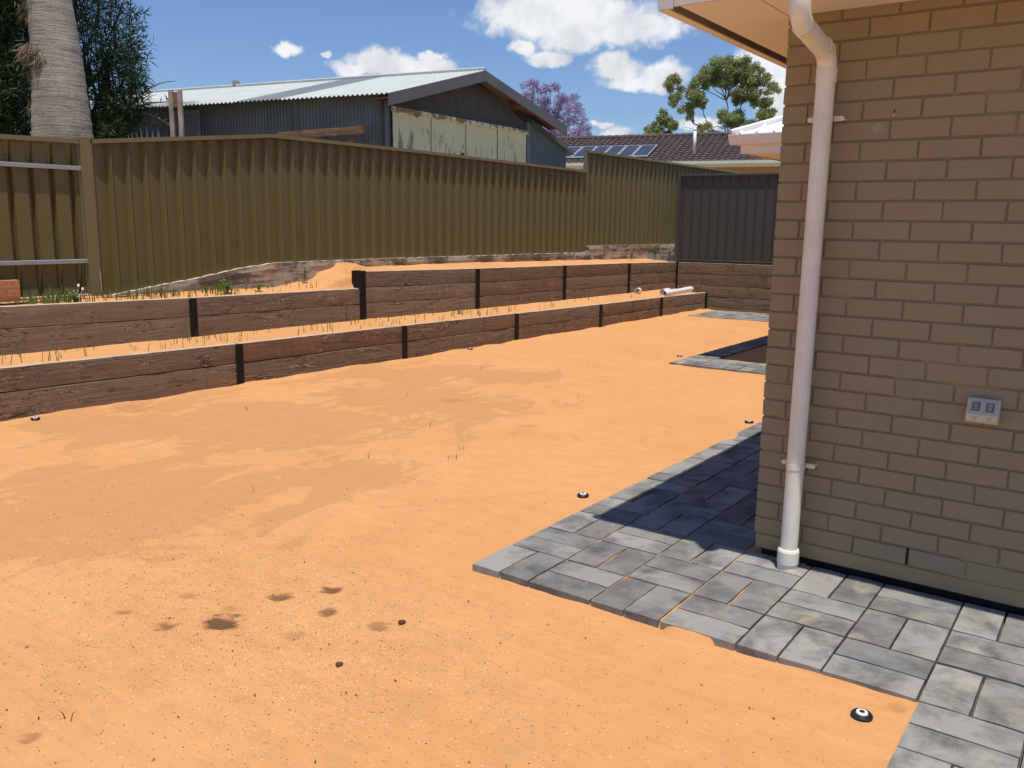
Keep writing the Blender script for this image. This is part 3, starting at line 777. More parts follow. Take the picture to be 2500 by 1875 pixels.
# upper sloping face carries the switches: from (-.064,.856) to (-.034,.917)
fo = Vector((0, -.064, .856)); fu = Vector((0, .030, .061)).normalized(); fn = Vector((0, -.061, .030)).normalized()
def face_box(xc, t0, t1, hw, d0, d1, mb, rx=0):
    P = []
    for dpt in (d0, d1):
        for (a, b) in ((-hw, t0), (hw, t0), (hw, t1), (-hw, t1)):
            P.append(Vector((xc + a, 0, 0)) + fo + fu * b + fn * dpt)
    mb.hexa([tuple(p) for p in P])
m_ = MB(); face_box(.601, .004, .064, .053, 0, .0025, m_); o = m_.out('face_plate', 'gpo_face', po); bevel(o, .0015)
for xc in (.575, .628):
    m_ = MB(); face_box(xc, .017, .056, .0150, .0005, .0065, m_); o = m_.out('switch_cover', 'gpo_grey', po); bevel(o, .005, 3)
    m_ = MB()
    for q in range(4): face_box(xc, .022 + q * .0080, .0262 + q * .0080, .0088, .006, .0095, m_)
    m_.out('switch_rib', 'gpo_clear', o)
for xc in (.575, .629):
    m_ = MB()
    for (dx, dz) in ((-.006, .004), (.006, .004), (0, -.004)):
        m_.box(xc + dx - .0012, xc + dx + .0012, -.0646, -.058, .843 + dz - .0025, .843 + dz + .0025)
    m_.out('socket_slot', 'black_plastic', po)

# ------------------------------------------------------------------ retaining walls
def sleeper(parent, p0, p1, z0, z1_, th=.075, name='sleeper', m='sleeper', seed=0):
    """rough sawn sleeper; front face on the line p0-p1 (front is to the right of travel)"""
    p0 = Vector((p0[0], p0[1], 0)); p1 = Vector((p1[0], p1[1], 0)); d = (p1 - p0); ln = d.length; d.normalize()
    nrm = Vector((d.y, -d.x, 0)); nx = max(6, int(ln / .09)); V = []; F = []
    # ring profile points (t depth, z)
    prof = [(0, 0), (0, .25), (0, .5), (0, .75), (0, 1), (.5, 1), (1, 1), (1, 0)]
    so_ = seed * 7.31
    for i in range(nx + 1):
        for k, (a, b) in enumerate(prof):
            s = ln * i / nx
            bow = .004 * nz(s + so_, 0, 1, .8)
            dn = 0
            if a == 0: dn = .0035 * nz(s + so_, b * .2 + so_, 2, 9) + .004 * nz(s + so_, b, 5, 2.5)
            zz = z0 + (z1_ - z0) * b
            if b == 1: zz += .0035 * nz(s + so_, a, 8, 6) - (.004 if a == 0 else 0)
            if b == 0: zz += .003 * nz(s + so_, a, 9, 6) + .002
            if a == 0 and b in (0, 1): dn -= .004
            p = p0 + d * s + nrm * (dn + bow - a * th)
            V.append((p.x, p.y, zz))
    n = len(prof)
    for i in range(nx):
        for k in range(n):
            F.append((i * n + k, i * n + (k + 1) % n, (i + 1) * n + (k + 1) % n, (i + 1) * n + k))
    F += [tuple(range(n))[::-1], tuple(nx * n + k for k in range(n))]
    # flip so normals face out
    o = mk(name, V, [f[::-1] for f in F], m, None)
    ang = math.atan2(d.y, d.x) - math.pi / 2     # local y along the sleeper so the grain follows it
    c = o.location.copy(); me = o.data; me.transform(Matrix.Rotation(-ang, 4, 'Z'))
    o.parent = parent; o.location = c - wloc(parent); o.rotation_euler.z = ang
    o.data.shade_smooth(); md = o.modifiers.new('es', 'EDGE_SPLIT'); md.split_angle = R(35)
    return o
def post(parent, x, y, z0, z1_, d=Vector((0, 1, 0)), w=.085, dep=.10, proud=.010):
    """rolled H section: front flange proud of the sleepers, web, back flange"""
    d = d.normalized(); nrm = Vector((d.y, -d.x, 0)); m = MB(); o = (x, y)
    ex = (d.x, d.y); ey = (nrm.x, nrm.y)
    m.obox(o, ex, ey, (-w / 2, w / 2), (proud - .008, proud), (z0, z1_))
    m.obox(o, ex, ey, (-.004, .004), (-dep + .010, proud - .008), (z0, z1_ - .001))
    m.obox(o, ex, ey, (-w / 2, w / 2), (-dep, -dep + .010), (z0, z1_))
    ob = m.out('post', 'steel', parent); bevel(ob, .0015); return ob
rw1 = empty('retaining_wall', (-6.0, 3.5, 0), 'low front retaining wall two sleepers high beside the sand yard', 'retaining wall')
sd = 1
for i in range(len(W1['y']) - 1):
    a = (W1['x'][i], W1['y'][i] + .006); b = (W1['x'][i + 1], W1['y'][i + 1] - .006)
    zt = (W1['z'][i] + W1['z'][i + 1]) / 2
    za, zb_ = W1['z'][i], W1['z'][i + 1]
    for k, (h0, h1) in enumerate(((.197, 0.), (.470, .203))):
        o = sleeper(rw1, a, b, zt - h0, zt - h1, seed=sd); sd += 1
        o.rotation_euler.x = 0
        # follow the falling top line between its two posts
        sl_ = (zb_ - za); me = o.data; ln = (Vector(b) - Vector(a)).length
        for v in me.vertices: v.co.z += sl_ * (v.co.y / ln)
for i in range(1, len(W1['y'])):
    d = Vector((W1['x'][min(i + 1, 7)] - W1['x'][i - 1], W1['y'][min(i + 1, 7)] - W1['y'][i - 1], 0))
    post(rw1, W1['x'][i], W1['y'][i] - (.02 if i == 7 else 0), -.15, W1['z'][i] - .004, d, proud=.012)
rw2 = empty('retaining_wall', (-6.7, 4.5, .4), 'upper stepped retaining wall of sleepers below the olive fence', 'retaining wall')
for i in range(len(W2['y']) - 1):
    a = (W2['x'][i], W2['y'][i] + .006); b = (W2['x'][i + 1], W2['y'][i + 1] - .006)
    ya, yb = W2['y'][i], W2['y'][i + 1]
    za = float(ztop2(ya + .01)); zb_ = float(ztop2(yb - .01)); zt = (za + zb_) / 2
    rows = 2 if i < 3 else 3
    for k in range(rows):
        o = sleeper(rw2, a, b, zt - .2025 * (k + 1) + .003 - (.07 if k == rows - 1 else 0), zt - .2025 * k - .0, seed=sd); sd += 1
        ln = (Vector(b) - Vector(a)).length
        for v in o.data.vertices: v.co.z += (zb_ - za) * (v.co.y / ln)
for i in range(1, len(W2['y'])):
    d = Vector((W2['x'][min(i + 1, 7)] - W2['x'][i - 1], W2['y'][min(i + 1, 7)] - W2['y'][i - 1], 0))
    zt = float(ztop2(W2['y'][i] + .02)); 
    post(rw2, W2['x'][i], W2['y'][i] - (.02 if i == 7 else 0), .2, zt - .004 + (.012 if i == 3 else 0), d, proud=.012, w=.10 if i == 3 else .085)
bn = Vector((-.081, 1, 0)).normalized(); bdv = Vector((1, .081, 0)).normalized()
B0 = Vector((-6.402, 11.912, 0))
m_ = MB(); m_.obox((W2['x'][3], W2['y'][3]), (0, 1), (1, 0), (-.056, -.046), (-.13, .010), (.80, 1.012)); m_.obox((W2['x'][3], W2['y'][3]), (0, 1), (1, 0), (-.046, .04), (-.13, -.122), (.80, 1.012)); m_.out('post_cheek', 'steel', rw2)
rw3 = empty('retaining_wall', (-4.6, 12.05, 0), 'back retaining wall five sleepers high under the dark fence', 'retaining wall')
for s0, s1 in ((0.0, 2.33), (2.345, 4.7)):
    for k, (za, zb_) in enumerate(((-.13, .045), (.05, .248), (.253, .466), (.470, .686), (.690, .896))):
        a = B0 + bdv * s0; b = B0 + bdv * s1
        sleeper(rw3, (a.x, a.y), (b.x, b.y), za, zb_, seed=sd); sd += 1
post(rw3, *(B0 + bdv * 2.337)[:2], -.2, .9, bdv)

# loose timber resting on the upper terrace
lt = empty('timber_offcut', (-7.25, -1.2, .86), 'reddish timber offcut on edge against the fence at the far left', 'timber')
sleeper(lt, (-7.20, -2.6), (-7.20, -.315), .862, 1.058, .075, 'beam', 'red_timber', 90)

# ------------------------------------------------------------------ fences
def rib_profile(pitch=.19, side=1, depth=.052, base=.066, top=.008):
    t = .022 if side > 0 and depth > .04 else 0.      # the pans lean a little between ribs
    m = t * (pitch / 2 - base / 2) / (pitch - base)
    return [(0, m), (pitch / 2 - base / 2, 0), (pitch / 2 - top / 2, depth * side), (pitch / 2 + top / 2, depth * side), (pitch / 2 + base / 2, t)]
def sheet(parent, p0, d, nrm, s0, s1, zb, zt, pitch=.19, side=1, m='fence_olive', off=0., depth=.052, base=.066, top=.008, phase=0.):
    """a ribbed steel sheet between stations s0 and s1; zb, zt are functions of s"""
    pts = []; pr = rib_profile(pitch, side, depth, base, top)
    k0 = int(math.floor((s0 - phase) / pitch)) - 1
    k = k0
    while phase + k * pitch < s1 + pitch:
        for (a, h) in pr:
            s = phase + k * pitch + a
            if s0 - 1e-6 <= s <= s1 + 1e-6: pts.append((s, h))
        k += 1
    if pts[0][0] > s0 + 1e-4: pts.insert(0, (s0, pts[0][1]))
    if pts[-1][0] < s1 - 1e-4: pts.append((s1, pts[-1][1]))
    V = []; F = []
    for (s, h) in pts:
        q = p0 + d * s + nrm * (h + off)
        for z in (zb(s), zt(s)): V.append((q.x, q.y, z))
    for i in range(len(pts) - 1): F.append((2 * i, 2 * i + 2, 2 * i + 3, 2 * i + 1))
    o = mk('panel', V, F, m, parent)
    md = o.modifiers.new('sol', 'SOLIDIFY'); md.thickness = .0012; md.offset = -1
    return o
fd = Vector((FS, 1, 0)).normalized(); fnn = Vector((fd.y, -fd.x, 0))
F0 = Vector((-7.45 - .8 * FS, 0, 0))       # s = y closely
fence = empty('fence', (-7.4, 4, .9), 'long olive-brown ribbed steel fence above the concrete footing', 'fence')
TOPB = [(.5, 2.372), (2.727, 2.613), (5.24, 2.611), (9.62, 2.574)]
topB = lambda s: lerp(TOPB, s)
BOTB = [(.5, .80), (.789, .83), (2.725, .98), (12, 1.0)]
rphase = .762 - .095 + .0
s = .57; segs = []
while s < 9.6:
    e = min(s + .76, 9.62); segs.append((s, e)); s = e
for (a, b) in segs:
    sheet(fence, F0, fd, fnn, a, b, lambda q: lerp(BOTB, q), lambda q: topB(q) - .01, phase=rphase)
# capping channel that hoods the sheet
def cap(parent, a, b, tf, name='capping', m='fence_cap', over=.070, hgt=.042, back=.02):
    V = []; F = []
    prof = [(-back, 0), (over, 0), (over, -hgt), (over - .003, -hgt), (over - .003, -.004), (-back + .003, -.004), (-back + .003, -hgt), (-back, -hgt)]
    for s in (a, b):
        q = F0 + fd * s
        for (n_, z) in prof: V.append((q.x + fnn.x * n_, q.y + fnn.y * n_, tf(s) + z))
    n = len(prof); F = [(i, (i + 1) % n, n + (i + 1) % n, n + i) for i in range(n)] + [tuple(range(n))[::-1], tuple(n + i for i in range(n))]
    return mk(name, V, F, m, parent)
cap(fence, .575, 2.727, topB); cap(fence, 2.728, 5.24, topB); cap(fence, 5.241, 7.6, topB); cap(fence, 7.601, 9.615, topB)
# the near section is seen from its rail side: ribs turn away, rails show
TOPA = lambda s: 2.359 + (s + .241) * .017
for (a, b) in ((-3.1, -2.34), (-2.34, -1.58), (-1.58, -.82), (-.82, -.06), (-.06, .455)):
    sheet(fence, F0, fd, fnn, a, b, lambda q: .86, lambda q: TOPA(q) - .01, phase=rphase, side=-1, off=-.012, base=.062, top=.03)
cap(fence, -3.1, .46, TOPA, over=.035)
for zc in (2.094, 1.196):
    m_ = MB(); m_.obox((F0.x, F0.y), (fd.x, fd.y), (fnn.x, fnn.y), (-3.1, .47), (-.006, .028), (zc - .018, zc + .022)); bevel(m_.out('rail', 'galv_rail', fence), .003)
m_ = MB(); m_.obox((F0.x, F0.y), (fd.x, fd.y), (fnn.x, fnn.y), (.463, .568), (-.03, .052), (.70, 2.400)); bevel(m_.out('post', 'fence_cap', fence), .004)
m_ = MB(); m_.obox((F0.x, F0.y), (fd.x, fd.y), (fnn.x, fnn.y), (-2.6, .46), (-.075, .045), (.83, .872)); bevel(m_.out('base_strip', 'concrete', fence), .006)
# taller section beyond the step
tf_ = empty('fence', (-7.2, 12, 1.1), 'taller olive-green ribbed fence section beyond the step, behind the dark fence', 'fence')
topC = lambda s: 2.926 + (s - 9.66) * -.002
s = 9.625
while s < 19:
    sheet(tf_, F0, fd, fnn, s, s + .76, lambda q: 1.05, lambda q: topC(q) - .01, phase=rphase, off=.0); s += .76
cap(tf_, 9.62, 19, topC)
m_ = MB(); m_.obox((F0.x, F0.y), (fd.x, fd.y), (fnn.x, fnn.y), (9.616, 9.64), (-.02, .05), (2.55, 2.92)); m_.out('end_post', 'fence_cap', tf_)
scw = MB(); rsc = random.Random(4)
s = .62
while s < 9.6:
    for z in (lerp(TOPB, s) - .22, lerp(TOPB, s) - .78, lerp(BOTB, s) + .28):
        if rsc.random() < .8:
            q = F0 + fd * (s + rsc.uniform(-.01, .01)) + fnn * .0015; scw.tube([q, q + fnn * .004], .0075, 6)
    s += .19
scw.out('screws', 'rust_dark', fence)['kind'] = 'stuff'
# concrete footing
ft_ = empty('concrete_footing', (-7.38, 6, .9), 'stained concrete footing ramping up under the olive fence', 'footing')
def footing(name, tab, s0, s1, step, proud=.072, deep=.7, rough=.006):
    V = []; F = []; n = int((s1 - s0) / step)
    for i in range(n + 1):
        s = s0 + (s1 - s0) * i / n; q = F0 + fd * s; zt = lerp(tab, s) + rough * nz(s, 0, 3, 7) + rough * .6 * nz(s, 2, 3, 23)
        for (a, z) in ((.0 - .05, zt), (proud + .004 * nz(s, 1, 1, 5), zt), (proud + .006 + .006 * nz(s, 3, 1, 9), zt - .06), (proud + .012 * nz(s, 4, 2, 4), zt - .12), (proud + .004, deep)):
            V.append((q.x + fnn.x * a, q.y + fnn.y * a, z))
    for i in range(n):
        for k in range(4): F.append((i * 5 + k, i * 5 + k + 1, (i + 1) * 5 + k + 1, (i + 1) * 5 + k))
    F.append((0, 1, 2, 3, 4)); F.append(tuple(n * 5 + k for k in (4, 3, 2, 1, 0)))
    o = mk(name, V, F, 'concrete', ft_)
    return o
footing('ramped_footing', [(.6, .84), (.789, .868), (1.2, .925), (1.654, .982), (2.2, 1.07), (2.725, 1.121), (4.5, 1.128), (9.66, 1.114)], .68, 9.655, .05)
s = 9.66
for k in range(8):
    footing('footing_block', [(9.6, 1.23), (13, 1.222)], s + .006, s + .47, .1, proud=.066 + .006 * (k % 2), deep=.7, rough=.002); s += .476

# dark fence on the back wall
df = empty('fence', (-4.6, 12.1, .95), 'dark grey ribbed steel fence standing on the back timber wall', 'fence')
D0 = B0 - bn * .0 + bdv * -.07; dn_ = -bn
ztd = lambda q: 2.600 + (q) * .005
s = .05
while s < 4.6:
    sheet(df, D0 + bn * .045, bdv, dn_, s, s + .76, lambda q: .95, lambda q: ztd(q) - .01, pitch=.178, m='fence_dark', depth=.026, base=.036, top=.010, phase=.03); s += .76
m_ = MB(); m_.obox((D0 + bn * .045)[:2], bdv[:2], dn_[:2], (-.02, 4.8), (-.02, .045), (2.565, 2.606)); bevel(m_.out('capping', 'fence_dark', df), .003)
m_ = MB(); m_.obox((D0 + bn * .045)[:2], bdv[:2], dn_[:2], (-.02, 4.8), (-.02, .04), (.905, .945)); m_.obox((D0 + bn * .045)[:2], bdv[:2], dn_[:2], (-.02, 4.8), (-.02, .052), (.948, .962)); bevel(m_.out('bottom_rail', 'fence_dark', df), .003)
m_ = MB(); m_.obox((D0 + bn * .045)[:2], bdv[:2], dn_[:2], (-.02, .05), (-.03, .05), (.88, 2.598)); bevel(m_.out('post', 'fence_dark', df), .003)

# ------------------------------------------------------------------ corrugated shed
shed = empty('shed', (-10.15, 9.5, .84), 'old corrugated iron shed with flaking cream doors behind the olive fence', 'shed')
GX = -10.15; SY0, SY1 = 7.30, 11.86; EZ = 3.80; RYc, RZ = 9.95, 4.56
ld = Vector((-math.sin(R(79)), -math.cos(R(79)), 0)); ld.normalize()     # the long side runs back along this
lnrm = Vector((ld.y, -ld.x, 0)); 
if lnrm.y > 0: lnrm = -lnrm
def corr(parent, name, P, d, up, w, h0, h1, amp, pitch, nrm, m, topf=None):
    """corrugated skin: from P along d for w, up vector, amplitude along nrm"""
    V = []; F = []; step = pitch / 6; n = int(w / step)
    for i in range(n + 1):
        s = w * i / n; a = amp * math.sin(2 * math.pi * s / pitch)
        hh = topf(s) if topf else h1
        for h in (h0, hh):
            q = P + d * s + up * h + nrm * a; V.append((q.x, q.y, q.z))
    for i in range(n): F.append((2 * i, 2 * i + 2, 2 * i + 3, 2 * i + 1))
    return mk(name, V, F, m, parent, smooth=True)
C0 = Vector((GX, SY0 + .20, 0)); UP = Vector((0, 0, 1))
corr(shed, 'side_wall', C0, ld, UP, 8.5, .8, EZ + .055, .009, .076, lnrm, 'galv_wall')
ew = MB(); q_ = C0 + ld * 8.5; ew.add([(q_.x, q_.y, .8), (q_.x + .6, q_.y + 4.6, .8), (q_.x + .6, q_.y + 4.6, 3.8), (q_.x, q_.y + 2.3, 4.5), (q_.x, q_.y, 3.8)], [(0, 1, 2, 3, 4)]); ew.out('end_wall', 'galv_wall', shed)
# gable end wall, door and flank
gb = MB(); gb.add([(GX, SY0 + .1, .8), (GX, SY1, .8), (GX, SY1, 3.78), (GX, RYc, RZ - .06), (GX, SY0 + .1, 3.72)], [(0, 1, 2, 3, 4)]); gb.out('gable_board', 'gable_board', shed)
cs = MB(); cs.box(GX + .001, GX + .03, SY0 + .18, SY0 + .30, .8, 3.74); cs.out('corner_flashing', 'galv_wall', shed)
DY0, DY1, DZ = 7.66, 11.98 - .12, 3.62
dtop = lambda y: 3.62 - (y - DY0) * .010
def door_leaf(y0, y1):
    V = []; F = []; step = .04; n = int((y1 - y0) / step)
    for i in range(n + 1):
        y = y0 + (y1 - y0) * i / n; k = (i % 6); a = .0 if k else .014
        for z in (.9, dtop(y)): V.append((GX + .035 + a, y, z))
    for i in range(n): F.append((2 * i, 2 * i + 2, 2 * i + 3, 2 * i + 1))
    return mk('door', V, F, 'door', shed)
dw = (DY1 - DY0) / 4
for k in range(4): door_leaf(DY0 + k * dw + .0015, DY0 + (k + 1) * dw - .0015)
dh = MB(); dh.hexa([(GX + .03, DY0 - .02, dtop(DY0) - .05), (GX + .075, DY0 - .02, dtop(DY0) - .05), (GX + .075, DY1 + .02, dtop(DY1) - .05), (GX + .03, DY1 + .02, dtop(DY1) - .05), (GX + .03, DY0 - .02, dtop(DY0) + .03), (GX + .075, DY0 - .02, dtop(DY0) + .03), (GX + .075, DY1 + .02, dtop(DY1) + .03), (GX + .03, DY1 + .02, dtop(DY1) + .03)])
dh.out('door_track', 'door', shed)
lt_ = MB(); lt_.box(GX + .05, GX + .056, 9.62, 9.70, 2.86, 2.98); lt_.out('latch_hole', 'black_plastic', shed)
cp = MB(); cp.box(GX + .002, GX + .04, DY1 + .03, DY1 + .16, .8, 3.80); cp.out('corner_board', 'door_frame', shed)
# skillion flank to the right, corrugated
skt = lambda s: 3.74 - s * .31
corr(shed, 'flank_wall', Vector((GX + .02, DY1 + .16, 0)), Vector((0, 1, 0)), UP, 1.5, .8, 3.6, .012, .10, Vector((1, 0, 0)), 'galv_wall', topf=skt)
sk = MB(); sk.hexa([(GX - 2.5, DY1 + .12, 3.76), (GX + .12, DY1 + .12, 3.76), (GX + .12, DY1 + 1.85, 3.22), (GX - 2.5, DY1 + 1.85, 3.22), (GX - 2.5, DY1 + .12, 3.84), (GX + .12, DY1 + .12, 3.84), (GX + .12, DY1 + 1.85, 3.30), (GX - 2.5, DY1 + 1.85, 3.30)]); sk.out('skillion_roof', 'grey_barge', shed)
# main roof: two corrugated slopes following the long side
OX = .36                                    # gable overhang
def slope(name, y_eave, z_eave, m, s0, s1, lift=0.):
    V = []; F = []; pitch = .10; step = pitch / 6; n = int((s1 - s0) / step)
    for i in range(n + 1):
        s = s0 + (s1 - s0) * i / n; a = .016 * math.sin(2 * math.pi * s / pitch) + lift
        for (y, z) in ((y_eave, z_eave), (RYc, RZ)):
            q = Vector((GX + OX, y, z + a)) + ld * s; V.append((q.x, q.y, q.z))
    for i in range(n): F.append((2 * i, 2 * i + 2, 2 * i + 3, 2 * i + 1))
    return mk(name, V, F, m, shed, smooth=True)
LN = 9.5
YE, ZE = 7.22, 3.80; YR, ZR_ = 12.93, 3.80
slope('roof_sheet', YE, ZE, 'galv_roof', 0, 2.35); slope('roof_sheet', YE + .0, ZE, 'grey_roof', 2.35, 3.4, .004); slope('roof_sheet', YE, ZE, 'galv_roof', 3.4, LN)
slope('roof_sheet', YR, ZR_, 'galv_roof', 0, LN)
rc_ = MB(); q0 = Vector((GX + OX + .02, RYc, RZ + .02)); rc_.tube([q0, q0 + ld * LN], .045, 6); rc_.out('ridge_capping', 'galv_roof', shed)
# barge boards
def barge(ya, za, yb, zb_, name='barge_board', x0=GX + OX - .01, x1_=GX + OX + .025, hh=.20):
    b = MB(); b.hexa([(x0, ya, za - hh), (x1_, ya, za - hh), (x1_, yb, zb_ - hh), (x0, yb, zb_ - hh), (x0, ya, za), (x1_, ya, za), (x1_, yb, zb_), (x0, yb, zb_)]); return b.out(name, 'grey_barge', shed)
barge(YE + .02, ZE - .005, RYc - .003, RZ - .005); barge(RYc + .003, RZ - .005, YR + .02, ZR_ - .005)
us = MB(); us.hexa([(GX - .1, RYc, RZ - .075), (GX + OX - .012, RYc, RZ - .075), (GX + OX - .012, YR, ZR_ - .075), (GX - .1, YR, ZR_ - .075), (GX - .1, RYc, RZ - .055), (GX + OX - .012, RYc, RZ - .055), (GX + OX - .012, YR, ZR_ - .055), (GX - .1, YR, ZR_ - .055)]); us.out('eave_lining', 'soffit_timber', shed)
us = MB(); us.hexa([(GX - .1, RYc, RZ - .075), (GX + OX - .012, RYc, RZ - .075), (GX + OX - .012, YE + .03, ZE - .075), (GX - .1, YE + .03, ZE - .075), (GX - .1, RYc, RZ - .055), (GX + OX - .012, RYc, RZ - .055), (GX + OX - .012, YE + .03, ZE - .055), (GX - .1, YE + .03, ZE - .055)]); us.out('eave_lining', 'soffit_timber', shed)
pr_ = MB(); pr_.box(GX + .0, GX + OX - .015, 11.25, 11.36, 4.02, 4.14); pr_.out('purlin_end', 'soffit_timber', shed)
dfm = MB()
for (a, b, z0, z1_) in ((4.30, 4.38, .85, 3.66), (5.02, 5.10, .85, 3.66)): dfm.obox(C0[:2], ld[:2], lnrm[:2], (a, b), (.012, .045), (z0, z1_))
dfm.obox(C0[:2], ld[:2], lnrm[:2], (4.30, 5.10), (.012, .05), (3.66, 3.74)); dfm.out('door_frame', 'door_frame', shed)
dfm = MB(); dfm.obox(C0[:2], ld[:2], lnrm[:2], (4.385, 5.015), (.012, .02), (.85, 3.655)); dfm.out('side_door', 'grey_roof', shed)
for ss in (1.9, 2.05): 
    dfm = MB(); dfm.obox(C0[:2], ld[:2], lnrm[:2], (ss, ss + .07), (.012, .026), (.85, 3.76)); dfm.out('cover_strip', 'galv_wall', shed)
# stub vent on the ridge
vt = MB(); q = Vector((GX + OX, RYc, RZ)) + ld * 6.3; vt.box(q.x - .05, q.x + .05, q.y - .05, q.y + .05, RZ - .05, RZ + .14); vt.tube([(q.x + .15, q.y + .02, RZ), (q.x + .12, q.y + .02, RZ + .12)], .02, 6); vt.out('vent_stub', 'rusty_post', shed)

# old beam resting against the side wall
bm_ = empty('timber_beam', (-10.7, 7.0, 3.2), 'weathered split timber beam lying across behind the fence top', 'timber')
sleeper(bm_, (-12.0, 6.62), (-10.2, 6.98), 3.09, 3.235, .09, 'beam', 'old_timber', 71)
for v in bm_.children[0].data.vertices: v.co.z += .06 * (-1 if False else 1) * (v.co.y / 1.8)
bs_ = MB()
for bx, by in ((-11.8, 6.70), (-10.45, 6.97)): bs_.box(bx - .04, bx + .04, by - .04 + .03, by + .04 + .03, .84, 3.10)
bs_.out('prop', 'old_timber', bm_)

# twin timber posts
tp = empty('twin_posts', (-11.0, 3.9, .84), 'pair of tall weathered posts joined at the top in front of shed', 'post')
for (xx, yy) in ((-11.085, 3.890), (-10.975, 3.966)):
    m_ = MB(); m_.obox((xx, yy), (.81, .586), (-.586, .81), (-.032, .032), (-.03, .03), (.8, 3.53)); bevel(m_.out('post', 'rusty_post', tp), .004)
m_ = MB(); m_.obox((-11.03, 3.928), (.81, .586), (-.586, .81), (-.035, .035), (-.02, .02), (3.28, 3.50)); m_.out('brace', 'old_timber', tp)

# ------------------------------------------------------------------ tiled house with solar panels
a_ = R(78); hd = Vector((math.sin(a_), math.cos(a_), 0)); hn = Vector((-math.cos(a_), math.sin(a_), 0)); H0 = Vector((-14.734, 32.816, 4.40))
th = empty('tiled_house', (-14.7, 34, .84), 'neighbouring house with dark brown tiled roof and orange brick wall', 'house')
TR, PT = 4.25, .364
def rp(s, t, lift=0.):
    return H0 + hd * s + hn * t + Vector((0, 0, PT * t + lift))
def tile_roof():
    rows = 13; V = []; F = []; s0, s1 = -11., 9.; tw = .30; per = 5; n = int((s1 - s0) / tw) * per
    for r in range(rows):
        ta = TR * r / rows - .02; tb = TR * (r + 1) / rows
        base = len(V)
        for i in range(n + 1):
            s = s0 + (s1 - s0) * i / n; ph = (i % per) / per
            w = .017 * math.sin(2 * math.pi * ph) + .008 * nz(s, r, 1, 3)
            jit = .010 * nz(math.floor(s / tw) * 3.7, r * 5.1, 2, 1.3)
            for (t, lf) in ((ta, .012 + w), (ta, .085 + w + jit), (tb, .006 + w)):
                q = rp(s, t, lf); V.append((q.x, q.y, q.z))
        for i in range(n):
            b = base + i * 3
            F.append((b, b + 3, b + 4, b + 1)); F.append((b + 1, b + 4, b + 5, b + 2))
    o = fastmesh('roof', V, F, 'tile', th, loc=tuple(rp(0, 2))); o.data.shade_flat(); o['kind'] = 'stuff'; return o
tile_roof()
bk = MB(); bk.add([rp(-11, TR, 0), rp(9, TR, 0), H0 + hd * 9 + hn * 9, H0 + hd * -11 + hn * 9], [(0, 1, 2, 3)]); bk.out('back_slope', 'tile', th)
rdg = MB(); s = -11.
while s < 9:
    rdg.tube([rp(s, TR, .03), rp(s + .38, TR, .045)], [.10, .115], 8); s += .38
rdg.out('ridge_tiles', 'tile', th)['kind'] = 'stuff'
gu = MB()
def rb_(s0, s1, n0, n1, z0, z1_, mb):
    P = []
    for z in (z0, z1_):
        for (u, v) in ((s0, n0), (s1, n0), (s1, n1), (s0, n1)):
            q = H0 + hd * u + hn * v; P.append((q.x, q.y, z))
    mb.hexa(P)
rb_(-11, 9, -.14, -.02, H0.z - .10, H0.z + .03, gu); gu.out('gutter', 'cream_gutter', th)
gu = MB(); rb_(-11, 9, -.02, .02, H0.z - .20, H0.z + .0, gu); gu.out('fascia', 'cream_gutter', th)
gu = MB(); rb_(-11, 9, .02, .55, H0.z - .21, H0.z - .19, gu); gu.out('eave_soffit', 'soffit', th)
gu = MB(); rb_(-10.5, 8.5, .55, 8.4, .8, H0.z - .15, gu); gu.out('wall', 'orange_brick', th)
gu = MB()
for (a, b) in ((-6.3, -5.2), (-2.2, -1.0), (1.4, 2.6)): rb_(a, b, .535, .549, 2.2, 3.6, gu)
gu.out('window', 'cell', th)
def solar(s0, s1, t0, t1, first):
    o = empty('solar_panel', rp((s0 + s1) / 2, (t0 + t1) / 2, .12), first, 'solar panel', 'solar panels in a row on the tiled roof')
    V = [rp(s, t, l) for l in (.10, .14) for (s, t) in ((s0, t0), (s1, t0), (s1, t1), (s0, t1))]
    m_ = MB(); m_.hexa([tuple(v) for v in V]); m_.out('frame', 'alu', o)
    f = .045; nc, nr = 4, 8; c = MB()
    for i in range(nc):
        for j in range(nr):
            a = s0 + f + (s1 - s0 - 2 * f) * i / nc + .006; b = s0 + f + (s1 - s0 - 2 * f) * (i + 1) / nc - .006
            p = t0 + f + (t1 - t0 - 2 * f) * j / nr + .006; q = t0 + f + (t1 - t0 - 2 * f) * (j + 1) / nr - .006
            c.add([rp(a, p, .1425), rp(b, p, .1425), rp(b, q, .1425), rp(a, q, .1425)], [(0, 1, 2, 3)])
    c.out('cells', 'cell', o)
sp = [-7.62, -6.88, -6.14, -5.38, -4.64, -3.90, -3.12]
labs = ['leftmost blue-black solar panel, beside the shed roof edge', 'second solar panel from the shed, cut by the fence step', 'third solar panel from the shed end of the row', 'fourth solar panel from the shed end of the row', 'second solar panel from the right end of the row', 'rightmost solar panel, fully clear above the olive fence']
for k in range(6): solar(sp[k] + .02, sp[k + 1] - .02, .62, 2.36, labs[k])
vp = empty('vent_pipe', rp(-1.12, 1.25), 'white vent pipe rising from the dark tiled roof', 'vent pipe')
m_ = MB(); b0 = rp(-1.12, 1.22, .0); b1 = b0 + Vector((0, 0, 1.05)); m_.tube([b0, b1], .075, 10); m_.out('pipe', 'white_metal', vp, True)
m_ = MB(); m_.tube([b1, b1 + Vector((0, 0, .06))], [.085, .06], 10); m_.tube([b1 + Vector((0, 0, .03)), b1 + Vector((-.30, -.1, .13)), b1 + Vector((-.46, -.15, .15))], .018, 6); m_.out('cowl', 'white_metal', vp, True)

